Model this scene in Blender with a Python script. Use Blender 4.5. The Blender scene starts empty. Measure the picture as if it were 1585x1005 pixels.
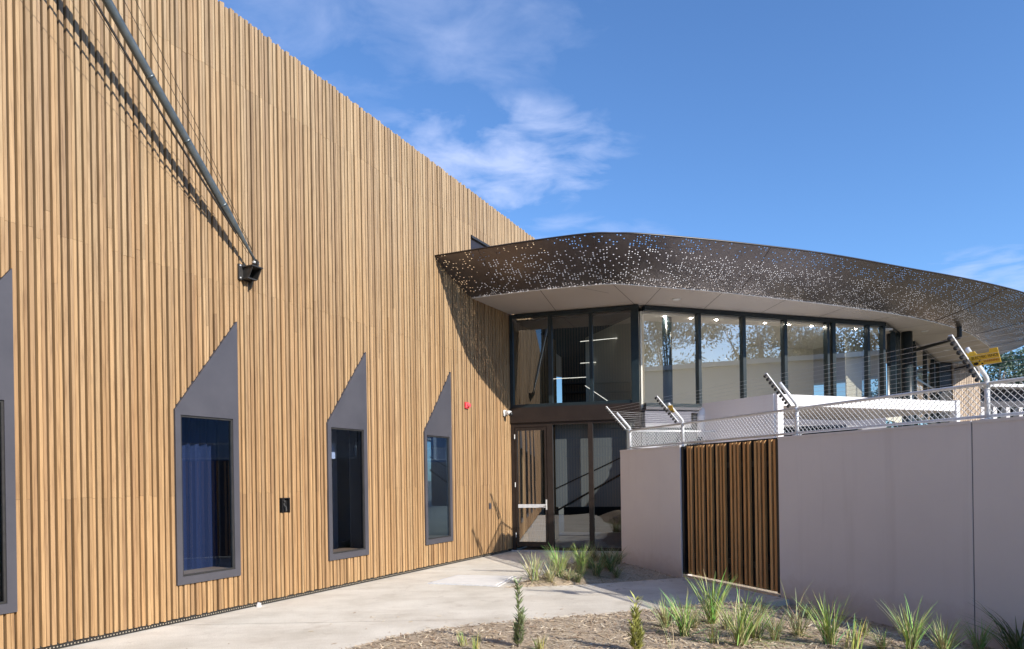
import bpy, bmesh, math, random
from math import radians as R, sin, cos, pi, hypot
from mathutils import Vector, Matrix
random.seed(7)
C = bpy.context.scene.collection
SC = bpy.context.scene

# ------------------------------------------------------------------ camera, sky, sun, exposure
cam = bpy.data.objects.new('camera', bpy.data.cameras.new('camera'))
C.objects.link(cam)
cam.location = (0, 0, 1.6)
cam.rotation_mode = 'XYZ'
cam.matrix_world = Matrix.Translation((0, 0, 1.6)) @ Matrix.Rotation(pi/2, 4, 'X') @ Matrix.Rotation(R(-0.9), 4, 'Z')
cam.data.sensor_width = 36
cam.data.lens = 36*1100/1585
cam.data.shift_x = 0.0
cam.data.shift_y = 237.5/1585
cam.data.clip_start = 0.05
cam.data.clip_end = 2000
SC.camera = cam

SUN_A, SUN_B = 0.27, 0.56          # sun travel per metre towards the timber wall: along it, down
TH = R(27.046)
dL = Vector((sin(TH), cos(TH), 0)); nL = Vector((dL.y, -dL.x, 0))
PC = Vector((-0.06, 15.58, 0))
travel = (-nL + dL*SUN_A + Vector((0, 0, -SUN_B))).normalized()
src = -travel
elev = math.asin(src.z); azim = math.atan2(src.x, src.y)
sun = bpy.data.objects.new('sun', bpy.data.lights.new('sun', 'SUN'))
C.objects.link(sun)
sun.data.energy = 5.0
sun.data.angle = R(0.5)
sun.data.color = (1.0, 0.93, 0.83)
sun.rotation_mode = 'QUATERNION'
sun.rotation_quaternion = travel.to_track_quat('-Z', 'Y')
sun.location = (20, -20, 20)

w = bpy.data.worlds.new('World'); SC.world = w; w.use_nodes = True
nt = w.node_tree; N = nt.nodes; LK = nt.links
bg = N['Background']; bg.inputs['Strength'].default_value = 0.12
sky = N.new('ShaderNodeTexSky'); sky.sky_type = 'NISHITA'; sky.sun_disc = False
sky.sun_elevation = elev; sky.sun_rotation = azim
sky.air_density = 1.0; sky.dust_density = 0.3; sky.ozone_density = 2.5; sky.altitude = 100
def wn(t, **k):
    n = N.new(t)
    for a, b in k.items(): setattr(n, a, b)
    return n
def wmath(op, a, b=None, clamp=False):
    n = wn('ShaderNodeMath', operation=op, use_clamp=clamp)
    for i, v in enumerate((a, b)):
        if v is None: continue
        if isinstance(v, (int, float)): n.inputs[i].default_value = v
        else: LK.new(v, n.inputs[i])
    return n.outputs[0]
tc = wn('ShaderNodeTexCoord'); sp = wn('ShaderNodeSeparateXYZ'); LK.new(tc.outputs['Generated'], sp.inputs[0])
zc = wmath('MAXIMUM', sp.outputs[2], 0.02)
cx = wmath('DIVIDE', sp.outputs[0], zc); cy = wmath('DIVIDE', sp.outputs[1], zc)
cb = wn('ShaderNodeCombineXYZ'); LK.new(cx, cb.inputs[0]); LK.new(cy, cb.inputs[1])
nz = wn('ShaderNodeTexNoise'); nz.inputs['Scale'].default_value = 4.2; nz.inputs['Detail'].default_value = 9
nz.inputs['Roughness'].default_value = 0.56; nz.inputs['Distortion'].default_value = 0.35
LK.new(cb.outputs[0], nz.inputs['Vector'])
def blob(x, y, rx, ry, gain, thr):
    dx = wmath('DIVIDE', wmath('SUBTRACT', cx, x), rx); dy = wmath('DIVIDE', wmath('SUBTRACT', cy, y), ry)
    d2 = wmath('ADD', wmath('MULTIPLY', dx, dx), wmath('MULTIPLY', dy, dy))
    m = wmath('SUBTRACT', 1.0, d2, True)
    e = wmath('SUBTRACT', wmath('ADD', nz.outputs[0], wmath('MULTIPLY', m, 0.26)), thr)
    return wmath('MULTIPLY', wmath('MULTIPLY', e, gain, True), wmath('MULTIPLY', m, 2.0, True))
f = blob(-0.05, 2.28, 0.50, 0.52, 3.4, 0.58)
f = wmath('MAXIMUM', f, blob(-0.22, 1.55, 0.52, 0.42, 1.4, 0.60))
f = wmath('MAXIMUM', f, blob(0.25, 3.0, 0.5, 0.35, 1.6, 0.60))
f = wmath('MAXIMUM', f, blob(2.5, 3.7, 0.9, 0.7, 2.0, 0.60))
f = wmath('MULTIPLY', f, 0.62, True)
mix = wn('ShaderNodeMixRGB'); LK.new(f, mix.inputs[0])
mul = wn('ShaderNodeMixRGB', blend_type='MULTIPLY'); mul.inputs[0].default_value = 1
mul.inputs[2].default_value = (0.75, 1.02, 1.33, 1)
LK.new(sky.outputs[0], mul.inputs[1]); LK.new(mul.outputs[0], mix.inputs[1])
mix.inputs[2].default_value = (4.6, 5.2, 7.2, 1)
LK.new(mix.outputs[0], bg.inputs['Color'])

vs = SC.view_settings; vs.view_transform = 'Standard'; vs.look = 'None'; vs.gamma = 1; vs.exposure = 0.5
SC.cycles.max_bounces = 10; SC.cycles.transparent_max_bounces = 16
SC.cycles.glossy_bounces = 5; SC.cycles.sample_clamp_indirect = 6
SC.cycles.caustics_reflective = True; SC.cycles.caustics_refractive = False
SC.cycles.blur_glossy = 0.6

# ------------------------------------------------------------------ helpers
class MB:
    def __init__(s): s.v = []; s.f = []; s.c = []; s.uv = None
    def quad(s, pts, col=None):
        b = len(s.v); s.v += [tuple(p) for p in pts]; s.f.append(tuple(range(b, b+len(pts)))); s.c.append(col)
    def box8(s, p, col=None):          # p: 4 bottom then 4 top, counter-clockwise
        b = len(s.v); s.v += [tuple(q) for q in p]
        for f in ((3,2,1,0),(4,5,6,7),(0,1,5,4),(1,2,6,5),(2,3,7,6),(3,0,4,7)):
            s.f.append(tuple(b+i for i in f)); s.c.append(col)
    def box(s, o, ax, ay, az, x, y, z, col=None):   # ranges in a local frame
        o, ax, ay, az = Vector(o), Vector(ax), Vector(ay), Vector(az)
        P = [o+ax*a+ay*b+az*c for c in z for (a, b) in ((x[0],y[0]),(x[1],y[0]),(x[1],y[1]),(x[0],y[1]))]
        s.box8(P, col)
    def tube(s, pts, r, n=8, cap=True, col=None):
        pts = [Vector(p) for p in pts]; rs = r if isinstance(r, (list, tuple)) else [r]*len(pts)
        b = len(s.v); ref = None
        for i, p in enumerate(pts):
            t = (pts[min(i+1, len(pts)-1)]-pts[max(i-1, 0)]).normalized()
            if ref is None:
                ref = t.orthogonal().normalized()
            ref = (ref - t*ref.dot(t)).normalized(); q = t.cross(ref)
            for k in range(n):
                a = 2*pi*k/n; s.v.append(tuple(p+(ref*cos(a)+q*sin(a))*rs[i]))
        for i in range(len(pts)-1):
            for k in range(n):
                k2 = (k+1) % n
                s.f.append((b+i*n+k, b+i*n+k2, b+(i+1)*n+k2, b+(i+1)*n+k)); s.c.append(col)
        if cap:
            s.f.append(tuple(b+k for k in reversed(range(n)))); s.c.append(col)
            e = b+(len(pts)-1)*n; s.f.append(tuple(e+k for k in range(n))); s.c.append(col)
    def prism(s, poly, vec, col=None):  # polygon (3-D points) extruded by vec
        poly = [Vector(p) for p in poly]; vec = Vector(vec); n = len(poly); b = len(s.v)
        s.v += [tuple(p) for p in poly]+[tuple(p+vec) for p in poly]
        s.f.append(tuple(b+i for i in reversed(range(n)))); s.c.append(col)
        s.f.append(tuple(b+n+i for i in range(n))); s.c.append(col)
        for i in range(n):
            j = (i+1) % n; s.f.append((b+i, b+j, b+n+j, b+n+i)); s.c.append(col)
    def ball(s, c, r, n=8, m=5, col=None, sz=1.0):
        c = Vector(c)
        s.tube([c+Vector((0, 0, -r*sz*cos(pi*i/m))) for i in range(m+1)], [max(1e-4, r*sin(pi*i/m)) for i in range(m+1)], n, False, col)
    def build(s, name, mat, parent=None, smooth=False, fix=True):
        me = bpy.data.meshes.new(name); me.from_pydata(s.v, [], s.f)
        if any(c is not None for c in s.c):
            at = me.color_attributes.new('col', 'FLOAT_COLOR', 'CORNER')
            i = 0
            for fc, c in zip(s.f, s.c):
                c = c or (1, 1, 1)
                for _ in fc: at.data[i].color = (c[0], c[1], c[2], 1); i += 1
        if s.uv:
            ul = me.uv_layers.new(name='UVMap')
            for p in me.polygons:
                for li in p.loop_indices: ul.data[li].uv = s.uv[me.loops[li].vertex_index]
        if fix:
            bm = bmesh.new(); bm.from_mesh(me); bmesh.ops.recalc_face_normals(bm, faces=bm.faces); bm.to_mesh(me); bm.free()
        if smooth:
            for p in me.polygons: p.use_smooth = True
        me.materials.append(mat)
        o = bpy.data.objects.new(name, me); C.objects.link(o)
        if parent:
            o.parent = parent
            o.matrix_parent_inverse = Matrix.Translation(-parent_world(parent))
        return o
def parent_world(p):
    v = Vector(p.location)
    while p.parent:
        v += p.matrix_parent_inverse.translation; p = p.parent; v += Vector(p.location)
    return v
def tag(o, label=None, cat=None, group=None, kind=None):
    for k, v in (('label', label), ('category', cat), ('group', group), ('kind', kind)):
        if v: o[k] = v
    return o
def thing(name, label, cat, loc, group=None):
    o = bpy.data.objects.new(name, None); C.objects.link(o); o.location = loc; o.empty_display_size = .1
    return tag(o, label, cat, group)
def copy_tree(o, parent=None):
    c = o.copy(); C.objects.link(c)
    if parent: c.parent = parent
    for ch in o.children: copy_tree(ch, c)
    return c
Z = Vector((0, 0, 1))
def WL(s, n, z): return PC + dL*s + nL*n + Z*z           # timber wall frame
AW = R(21); A0 = Vector((2.0, 13.1, 0)); dW = Vector((sin(AW), -cos(AW), 0)); nW = Vector((-cos(AW), -sin(AW), 0))
def WR(t, n, z): return A0 + dW*t + nW*n + Z*z           # rendered wall frame
F0 = Vector((0.0, 15.6, 0)); dF = Vector((0.9626, -0.271, 0)).normalized(); nF = Vector((-0.271, -0.9626, 0)).normalized()
def FA(u, n, z): return F0 + dF*u + nF*n + Z*z           # entrance facade frame
G0 = Vector((2.78, 14.90, 0)); dG = Vector((0.948, 0.319, 0)).normalized(); nG = Vector((0.319, -0.948, 0)).normalized()
def GA(u, n, z): return G0 + dG*u + nG*n + Z*z           # long upper glazing frame

# ------------------------------------------------------------------ materials
def mat(name, col=(.5,.5,.5), rough=.6, metal=0.0, spec=.5):
    m = bpy.data.materials.new(name); m.use_nodes = True
    p = m.node_tree.nodes['Principled BSDF']
    p.inputs['Base Color'].default_value = (*col, 1); p.inputs['Roughness'].default_value = rough
    p.inputs['Metallic'].default_value = metal; p.inputs['Specular IOR Level'].default_value = spec
    return m
class NT:
    def __init__(s, m): s.t = m.node_tree; s.p = s.t.nodes.get('Principled BSDF')
    def n(s, t, **k):
        x = s.t.nodes.new(t)
        for a, b in k.items(): setattr(x, a, b)
        return x
    def l(s, a, b): s.t.links.new(a, b)
    def set(s, sock, v):
        if isinstance(v, (int, float)): sock.default_value = v
        elif isinstance(v, tuple): sock.default_value = (*v, 1) if len(v) == 3 and len(sock.default_value) == 4 else v
        else: s.l(v, sock)
    def math(s, op, a, b=None, clamp=False):
        x = s.n('ShaderNodeMath', operation=op, use_clamp=clamp); s.set(x.inputs[0], a)
        if b is not None: s.set(x.inputs[1], b)
        return x.outputs[0]
    def mix(s, f, a, b, bt='MIX'):
        x = s.n('ShaderNodeMixRGB', blend_type=bt); s.set(x.inputs[0], f); s.set(x.inputs[1], a); s.set(x.inputs[2], b); return x.outputs[0]
    def obj(s, scale=(1,1,1)):
        tc = s.n('ShaderNodeTexCoord'); mp = s.n('ShaderNodeMapping'); mp.inputs['Scale'].default_value = scale
        s.l(tc.outputs['Object'], mp.inputs[0]); return mp.outputs[0]
    def noise(s, vec, scale, detail=4, rough=.55):
        x = s.n('ShaderNodeTexNoise'); x.inputs['Scale'].default_value = scale; x.inputs['Detail'].default_value = detail
        x.inputs['Roughness'].default_value = rough; s.l(vec, x.inputs['Vector']); return x.outputs[0]
    def ramp(s, f, stops):
        x = s.n('ShaderNodeValToRGB'); s.l(f, x.inputs[0]); e = x.color_ramp.elements
        while len(e) < len(stops): e.new(.5)
        for q, (p, c) in zip(e, stops): q.position = p; q.color = (*c, 1)
        return x.outputs[0]
    def bump(s, h, d=.01, st=.4):
        x = s.n('ShaderNodeBump'); x.inputs['Distance'].default_value = d; x.inputs['Strength'].default_value = st
        s.l(h, x.inputs['Height']); s.l(x.outputs[0], s.p.inputs['Normal'])
def attr_mat(name, rough=.6, grain=None, dirt=0.0):
    m = mat(name, rough=rough); k = NT(m)
    a = k.n('ShaderNodeAttribute', attribute_name='col').outputs['Color']
    if grain:
        g = k.noise(k.obj(grain), 1.0, 5, .6)
        a = k.mix(1.0, a, k.ramp(g, [(.28, (.60, .55, .50)), (.5, (.97, .96, .95)), (.75, (1.14, 1.13, 1.11))]), 'MULTIPLY')
        sp_ = k.noise(k.obj((26, 26, 3.2)), 1.0, 2, .5)
        a = k.mix(k.math('MULTIPLY', k.math('SUBTRACT', sp_, .68, True), 4.0, True), a, (.16, .10, .06))
    k.l(a, k.p.inputs['Base Color']); return m
def speckle(name, c1, c2, scale, rough=.7, bump=0.0, c3=None, s3=1.0, metal=0.0):
    m = mat(name, c1, rough, metal); k = NT(m); v = k.obj()
    col = k.ramp(k.noise(v, scale, 6, .6), [(.3, c1), (.7, c2)])
    if c3: col = k.mix(k.math('MULTIPLY', k.math('SUBTRACT', k.noise(v, s3, 5, .6), .5, True), 3.0, True), col, c3)
    k.l(col, k.p.inputs['Base Color'])
    if bump: k.bump(k.noise(v, scale*3, 4), bump, .5)
    return m
M = {}
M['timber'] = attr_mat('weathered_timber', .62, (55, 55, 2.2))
k = NT(M['timber']); lk = k.p.inputs['Base Color'].links[0].from_socket
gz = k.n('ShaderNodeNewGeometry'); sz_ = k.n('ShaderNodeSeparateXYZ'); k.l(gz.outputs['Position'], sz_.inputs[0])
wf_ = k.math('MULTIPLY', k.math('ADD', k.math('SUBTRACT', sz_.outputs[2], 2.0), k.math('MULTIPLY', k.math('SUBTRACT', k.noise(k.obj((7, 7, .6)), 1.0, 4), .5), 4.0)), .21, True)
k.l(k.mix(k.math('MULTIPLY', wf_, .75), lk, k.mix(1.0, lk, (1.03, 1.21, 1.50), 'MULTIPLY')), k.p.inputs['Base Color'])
M['gate_timber'] = attr_mat('oiled_timber', .5, (55, 55, 2.2))
M['black'] = speckle('black_backing', (.012,.011,.010), (.02,.018,.016), 8, .8)
M['frame_grey'] = speckle('grey_powdercoat', (.056,.055,.066), (.074,.072,.084), 2.2, .42)
M['steel_dark'] = speckle('dark_painted_steel', (.018,.018,.018), (.035,.032,.03), 14, .5)
M['pole'] = speckle('galvanised_pole', (.10,.125,.14), (.17,.195,.205), 9, .38, metal=.55)
M['bronze'] = speckle('dark_bronze_frame', (.020,.014,.012), (.03,.021,.017), 5, .35)
M['navy'] = speckle('dark_frame', (.012,.02,.026), (.018,.03,.036), 5, .3)
M['soffit'] = speckle('soffit_panel', (.50,.455,.42), (.535,.49,.455), .8, .6)
M['white'] = speckle('white_paint', (.74,.73,.74), (.80,.79,.80), 1.6, .5)
M['offwhite'] = speckle('offwhite_panel', (.56,.54,.55), (.62,.60,.60), 1.2, .55)
M['galv'] = speckle('galvanised_steel', (.58,.60,.62), (.76,.77,.78), 22, .36, metal=.12)
M['plastic_black'] = mat('black_plastic', (.012,.012,.013), .4)
M['plastic_white'] = mat('white_plastic', (.75,.75,.74), .35)
M['red'] = mat('red_plastic', (.72,.06,.07), .35)
M['yellow'] = speckle('yellow_sign', (.78,.50,.03), (.85,.58,.05), 12, .45)
M['ink'] = mat('black_ink', (.02,.018,.015), .6)
M['ink_red'] = mat('red_ink', (.35,.07,.03), .6)
M['interior'] = speckle('dim_interior', (.05,.052,.058), (.07,.07,.075), 1.0, .8)
M['interior_blue'] = speckle('dim_blue_room', (.02,.035,.085), (.03,.05,.11), 1.0, .8)
M['blind'] = speckle('pale_blind', (.84,.81,.73), (.87,.84,.76), 2, .8)
M['blind_grey'] = None
M['steel_sat'] = speckle('satin_steel', (.62,.62,.60), (.72,.72,.70), 9, .35)
M['pad'] = speckle('pale_concrete', (.66,.64,.60), (.74,.72,.68), 7, .8, .002)
m = mat('grey_mesh_blind', (.2,.2,.21), .8); k = NT(m)
wv = k.n('ShaderNodeTexWave'); wv.inputs['Scale'].default_value = 18; wv.bands_direction = 'Z'; k.l(k.obj(), wv.inputs[0])
k.l(k.mix(wv.outputs['Fac'], (.26,.265,.28), (.34,.345,.36)), k.p.inputs['Base Color']); M['blind_grey'] = m
# rendered wall: faint trowel clouds
m = mat('painted_render', (.5,.46,.48), .75); k = NT(m); v = k.obj()
col = k.ramp(k.noise(v, .7, 5, .6), [(.3, (.66,.645,.665)), (.7, (.72,.705,.72))])
col = k.mix(k.math('MULTIPLY', k.math('SUBTRACT', k.noise(k.obj((6, 6, .5)), 1.0, 4), .55, True), .5, True), col, (.50,.475,.50))
gp = k.n('ShaderNodeNewGeometry'); gs = k.n('ShaderNodeSeparateXYZ'); k.l(gp.outputs['Position'], gs.inputs[0])
spl = k.math('MULTIPLY', k.math('SUBTRACT', k.math('ADD', .16, k.math('MULTIPLY', k.noise(v, 9, 5, .7), .30)), gs.outputs[2]), 3.0, True)   # soil splash along the foot
col = k.mix(k.math('MULTIPLY', spl, .5), col, (.36,.29,.24))
run = k.math('MULTIPLY', k.math('SUBTRACT', k.noise(k.obj((5, 5, .25)), 1.0, 4, .6), .60, True), 2.2, True)
col = k.mix(run, col, (.56,.54,.55))
k.l(col, k.p.inputs['Base Color']); k.bump(k.noise(v, 160, 3), .002, .25); M['render'] = m
# concrete
m = mat('exposed_concrete', (.6,.56,.5), .85); k = NT(m); v = k.obj()
col = k.ramp(k.noise(v, 1.1, 8, .62), [(.3, (.52,.475,.395)), (.5, (.665,.62,.535)), (.68, (.76,.715,.625))])
col = k.mix(k.math('MULTIPLY', k.math('SUBTRACT', k.noise(v, 3.4, 6, .7), .56, True), 4.5, True), col, (.46,.405,.335))
col = k.mix(1.0, col, k.ramp(k.noise(v, 70, 3, .7), [(.3, (.80,.79,.77)), (.6, (1, 1, 1)), (.8, (1.1,1.1,1.1))]), 'MULTIPLY')
sc_ = k.noise(k.obj((9, 22, 1)), 1.0, 2, .5)
col = k.mix(k.math('MULTIPLY', k.math('SUBTRACT', sc_, .72, True), 6.0, True), col, (.26,.21,.17))
streak = k.noise(k.obj((.5, 2.6, 1)), 1.0, 7, .75)
col = k.mix(k.math('MULTIPLY', k.math('SUBTRACT', streak, .50, True), 3.0, True), col, (.50,.44,.36))
k.l(col, k.p.inputs['Base Color']); k.bump(k.noise(v, 60, 5, .7), .006, .45); M['concrete'] = m
# mulch
m = mat('straw_mulch', (.4,.3,.2), .95); k = NT(m); v = k.obj()
col = k.ramp(k.noise(k.obj((38, 70, 38)), 1.0, 5, .75), [(.28, (.22,.155,.105)), (.48, (.49,.39,.275)), (.7, (.68,.57,.425))])
col = k.mix(k.math('MULTIPLY', k.math('SUBTRACT', k.noise(v, 1.6, 5, .6), .52, True), 1.6, True), col, (.30,.20,.14))
k.l(col, k.p.inputs['Base Color']); k.bump(k.noise(v, 55, 5, .8), .03, .8); M['mulch'] = m
M['ground'] = speckle('dry_ground', (.16,.14,.09), (.26,.22,.15), .25, .95)
def chip_mat(name):
    return attr_mat(name, .9)
M['chips'] = chip_mat('mulch_chip')
M['leaf'] = attr_mat('leaf_blade', .5); k = NT(M['leaf']); k.p.inputs['Specular IOR Level'].default_value = .35
def glass(name, tint, refl, refl_tint=(1, 1, 1), trans_rough=0):
    m = bpy.data.materials.new(name); m.use_nodes = True; t = m.node_tree; t.nodes.clear()
    o = t.nodes.new('ShaderNodeOutputMaterial'); tr = t.nodes.new('ShaderNodeBsdfTransparent'); gl = t.nodes.new('ShaderNodeBsdfGlossy')
    tr.inputs[0].default_value = (*tint, 1); gl.inputs[0].default_value = (*refl_tint, 1); gl.inputs['Roughness'].default_value = 0.0
    lw = t.nodes.new('ShaderNodeLayerWeight'); lw.inputs[0].default_value = .28
    mr = t.nodes.new('ShaderNodeMapRange'); mr.inputs[3].default_value = refl; mr.inputs[4].default_value = min(1, refl+.75)
    t.links.new(lw.outputs['Fresnel'], mr.inputs[0])
    mx = t.nodes.new('ShaderNodeMixShader'); t.links.new(mr.outputs[0], mx.inputs[0]); t.links.new(tr.outputs[0], mx.inputs[1]); t.links.new(gl.outputs[0], mx.inputs[2])
    # slight waviness of real panes
    tc = t.nodes.new('ShaderNodeTexCoord'); nz = t.nodes.new('ShaderNodeTexNoise'); nz.inputs['Scale'].default_value = 1.3; nz.inputs['Detail'].default_value = 1
    t.links.new(tc.outputs['Object'], nz.inputs['Vector'])
    bp = t.nodes.new('ShaderNodeBump'); bp.inputs['Distance'].default_value = .004; bp.inputs['Strength'].default_value = .09
    t.links.new(nz.outputs[0], bp.inputs['Height']); t.links.new(bp.outputs[0], gl.inputs['Normal'])
    t.links.new(mx.outputs[0], o.inputs[0]); return m
M['glass_hall'] = glass('blue_tinted_glass', (.62,.72,.9), .04, (.55,.75,1.0))
M['glass_entry'] = glass('entry_glass', (.62,.66,.66), .13, (.95,.98,1.0)); M['glass_door'] = glass('door_glass', (.55,.6,.6), .34, (.98,.98,1.0))
M['glass_upper'] = glass('coated_glass', (.82,.83,.79), .24, (1.0,.98,.95))
def emit(name, col, st):
    m = mat(name, (.8,.8,.8)); p = m.node_tree.nodes['Principled BSDF']
    p.inputs['Emission Color'].default_value = (*col, 1); p.inputs['Emission Strength'].default_value = st; return m
M['lamp'] = emit('lit_lamp', (1, .93, .82), 1.3)
# perforated metal skin: real see-through holes in a UV laid out in metres
m = mat('perforated_bronze', (.07,.055,.05), .34, .7); k = NT(m)
uvn = k.n('ShaderNodeUVMap', uv_map='UVMap').outputs[0]
vo = k.n('ShaderNodeTexVoronoi', voronoi_dimensions='2D', feature='F1'); vo.inputs['Scale'].default_value = 19; vo.inputs['Randomness'].default_value = .42
k.l(uvn, vo.inputs['Vector'])
suv0 = k.n('ShaderNodeSeparateXYZ'); k.l(uvn, suv0.inputs[0])
far_ = k.math('MULTIPLY', k.math('SUBTRACT', suv0.outputs[0], 3.6), .18, True)      # the pattern gets finer along the canopy
hole = k.math('LESS_THAN', vo.outputs['Distance'], k.math('SUBTRACT', .215, k.math('MULTIPLY', far_, .06)))
sr = k.n('ShaderNodeSeparateColor'); k.l(vo.outputs['Color'], sr.inputs[0])
keepn = k.noise(uvn, 1.9, 2, .6)
suv = k.n('ShaderNodeSeparateXYZ'); k.l(uvn, suv.inputs[0])
edge = k.math('MULTIPLY', k.math('SUBTRACT', .13, suv.outputs[1], True), 3.5)
thr = k.math('ADD', k.math('MULTIPLY', k.math('SUBTRACT', keepn, .28), k.math('ADD', 1.25, k.math('MULTIPLY', far_, .5))), edge)
keep = k.math('LESS_THAN', sr.outputs[0], thr)
rv = k.n('ShaderNodeTexVoronoi', voronoi_dimensions='1D'); 
col = k.ramp(k.noise(uvn, .8, 4, .6), [(.3, (.138,.122,.126)), (.7, (.195,.178,.184))])
k.l(col, k.p.inputs['Base Color'])
tr = k.n('ShaderNodeBsdfTransparent'); mx = k.n('ShaderNodeMixShader'); k.l(k.math('MULTIPLY', hole, keep), mx.inputs[0])
k.l(k.p.outputs[0], mx.inputs[1]); k.l(tr.outputs[0], mx.inputs[2]); k.l(mx.outputs[0], k.t.nodes['Material Output'].inputs[0])
M['perf'] = m

# ------------------------------------------------------------------ ground, path, beds
def poly_obj(name, pts, z, th, m):
    bm = bmesh.new(); vs = [bm.verts.new((x, y, z)) for x, y in pts]; f = bm.faces.new(vs)
    bmesh.ops.recalc_face_normals(bm, faces=[f])
    if f.normal.z < 0: f.normal_flip()
    if th:
        ex = bmesh.ops.extrude_face_region(bm, geom=[f]); 
        for g in ex['geom']:
            if isinstance(g, bmesh.types.BMVert): g.co.z -= 0
        for v in vs: v.co.z -= th
        bmesh.ops.recalc_face_normals(bm, faces=bm.faces)
    bmesh.ops.triangulate(bm, faces=bm.faces)
    me = bpy.data.meshes.new(name); bm.to_mesh(me); bm.free(); me.materials.append(m)
    o = bpy.data.objects.new(name, me); C.objects.link(o); return o
g = MB(); g.quad([(-600,-600,-.35),(600,-600,-.35),(600,900,-.35),(-600,900,-.35)])
tag(g.build('ground', M['ground']), kind='structure')
wa = WL(-14.5, 0, 0); wb = WL(0, 0, 0)
path_pts = [(wa.x, wa.y), (wb.x, wb.y), (1.9, 15.05), (2.6, 14.5), (2.13, 14.05), (1.3, 13.45), (.78, 12.6), (.42, 11.5), (.1, 10.75), (-.12, 10.33),
            (.22, 10.45), (.88, 10.51), (1.5, 10.68), (1.97, 10.86), (2.62, 11.10), (2.72, 11.10), (3.50, 9.05), (3.36, 8.98), (2.9, 8.68), (2.33, 8.45), (1.75, 8.26), (1.2, 8.05), (.6, 7.83),
            (.1, 7.70), (-.4, 7.50), (-.8, 7.32), (-1.1, 7.18), (-1.6, 6.75), (-2.3, 5.7), (-3.4, 3.4), (-5.2, .5), (wa.x+1.2, wa.y-.6)]
# subdivide + a little wobble so that poured edges are not ruler-straight
pp = []
rw_ = random.Random(3)
for i, p in enumerate(path_pts):
    q = path_pts[(i+1) % len(path_pts)]; n = max(1, int(hypot(q[0]-p[0], q[1]-p[1])/.25)) if 3 <= i <= len(path_pts)-2 else 1
    for j in range(n):
        t = j/n; wob = .012 if (3 < i < len(path_pts)-2) else 0
        pp.append((p[0]+(q[0]-p[0])*t+rw_.uniform(-wob, wob), p[1]+(q[1]-p[1])*t+rw_.uniform(-wob, wob)))
tag(poly_obj('path', pp, 0, .1, M['concrete']), kind='structure')
jt = MB()   # saw-cut joints in the path
for a, b in (((-3.9, 8.0), (-.55, 8.05)), ((-1.55, 12.6), (.55, 12.0)), ((-.15, 10.33), (-2.05, 11.6))):
    a, b = Vector((*a, .004)), Vector((*b, .004)); d = (b-a).normalized(); q = Vector((-d.y, d.x, 0))*.004
    jt.quad([a-q, b-q, b+q, a+q])
tag(jt.build('path_joint', speckle('joint_dust', (.30,.26,.21), (.36,.31,.26), 20, .9)), kind='structure')
pt = thing('pit_cover', 'pale square concrete pit cover set flush in the path', 'pit cover', (-.6, 11.1, 0))
P4 = [Vector(p) for p in ((-1.32, 10.86, 0), (-.23, 10.45, 0), (.06, 11.50, 0), (-.92, 11.74, 0))]
cen = sum(P4, Vector())/4
a_ = MB(); a_.box8([p+Z*.001 for p in P4]+[p+Z*.014 for p in P4]); a_.build('rim', M['galv'], pt)
b_ = MB(); b_.box8([cen+(p-cen)*.90+Z*.0141 for p in P4]+[cen+(p-cen)*.90+Z*.020 for p in P4]); b_.build('lid', M['pad'], pt)
# planting beds: one bumpy sheet, a mound beside the wall end
def inside(x, y, poly):
    r = False; j = len(poly)-1
    for i in range(len(poly)):
        xi, yi = poly[i]; xj, yj = poly[j]
        if (yi > y) != (yj > y) and x < (xj-xi)*(y-yi)/(yj-yi)+xi: r = not r
        j = i
    return r
BED = [(-.15,10.31),(.06,10.79),(.39,11.53),(.75,12.66),(1.3,13.57),(2.13,14.12),(2.6,13.6),(2.0,13.0),(2.63,11.1),(1.97,10.88),(.88,10.51)]
def seg_d(x, y, poly):
    best = 9
    for i in range(len(poly)):
        a = poly[i]; b = poly[(i+1) % len(poly)]; dx, dy = b[0]-a[0], b[1]-a[1]
        t = max(0, min(1, ((x-a[0])*dx+(y-a[1])*dy)/(dx*dx+dy*dy))); best = min(best, hypot(x-a[0]-dx*t, y-a[1]-dy*t))
    return best
from mathutils import noise as mn
def bed_h(x, y):
    n = mn.fractal(Vector((x*5, y*5, 0)), 1.0, 2.0, 4)*.012
    if inside(x, y, BED): return -.012+min(.14, seg_d(x, y, BED)*.30)+n
    if inside(x, y, path_pts): return -.07
    d = seg_d(x, y, path_pts); dw = (Vector((x, y, 0))-A0).dot(nW)
    sm = lambda t: (lambda u: u*u*(3-2*u))(max(0, min(1, t)))
    return -.02-.05*(1-sm((dw-.3)/.5))+.24*sm((dw-.45)/1.1)*sm((d+.05)/.9)*sm((dw+3)/3)+n
gm = MB(); st = .085; x0, y0 = -4.0, 2.0; nx, ny = int(12.5/st), int(12.6/st)
for j in range(ny+1):
    for i in range(nx+1):
        x, y = x0+i*st, y0+j*st; gm.v.append((x, y, bed_h(x, y)))
for j in range(ny):
    for i in range(nx):
        b = j*(nx+1)+i; gm.f.append((b, b+1, b+nx+2, b+nx+1)); gm.c.append(None)
tag(gm.build('mulch_bed', M['mulch'], smooth=True, fix=False), kind='structure')
ch = MB(); rc = random.Random(11); n = 0
CC = [(.50,.40,.27),(.60,.49,.34),(.40,.29,.19),(.24,.16,.10),(.66,.57,.42),(.36,.27,.19),(.52,.42,.31)]
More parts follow.
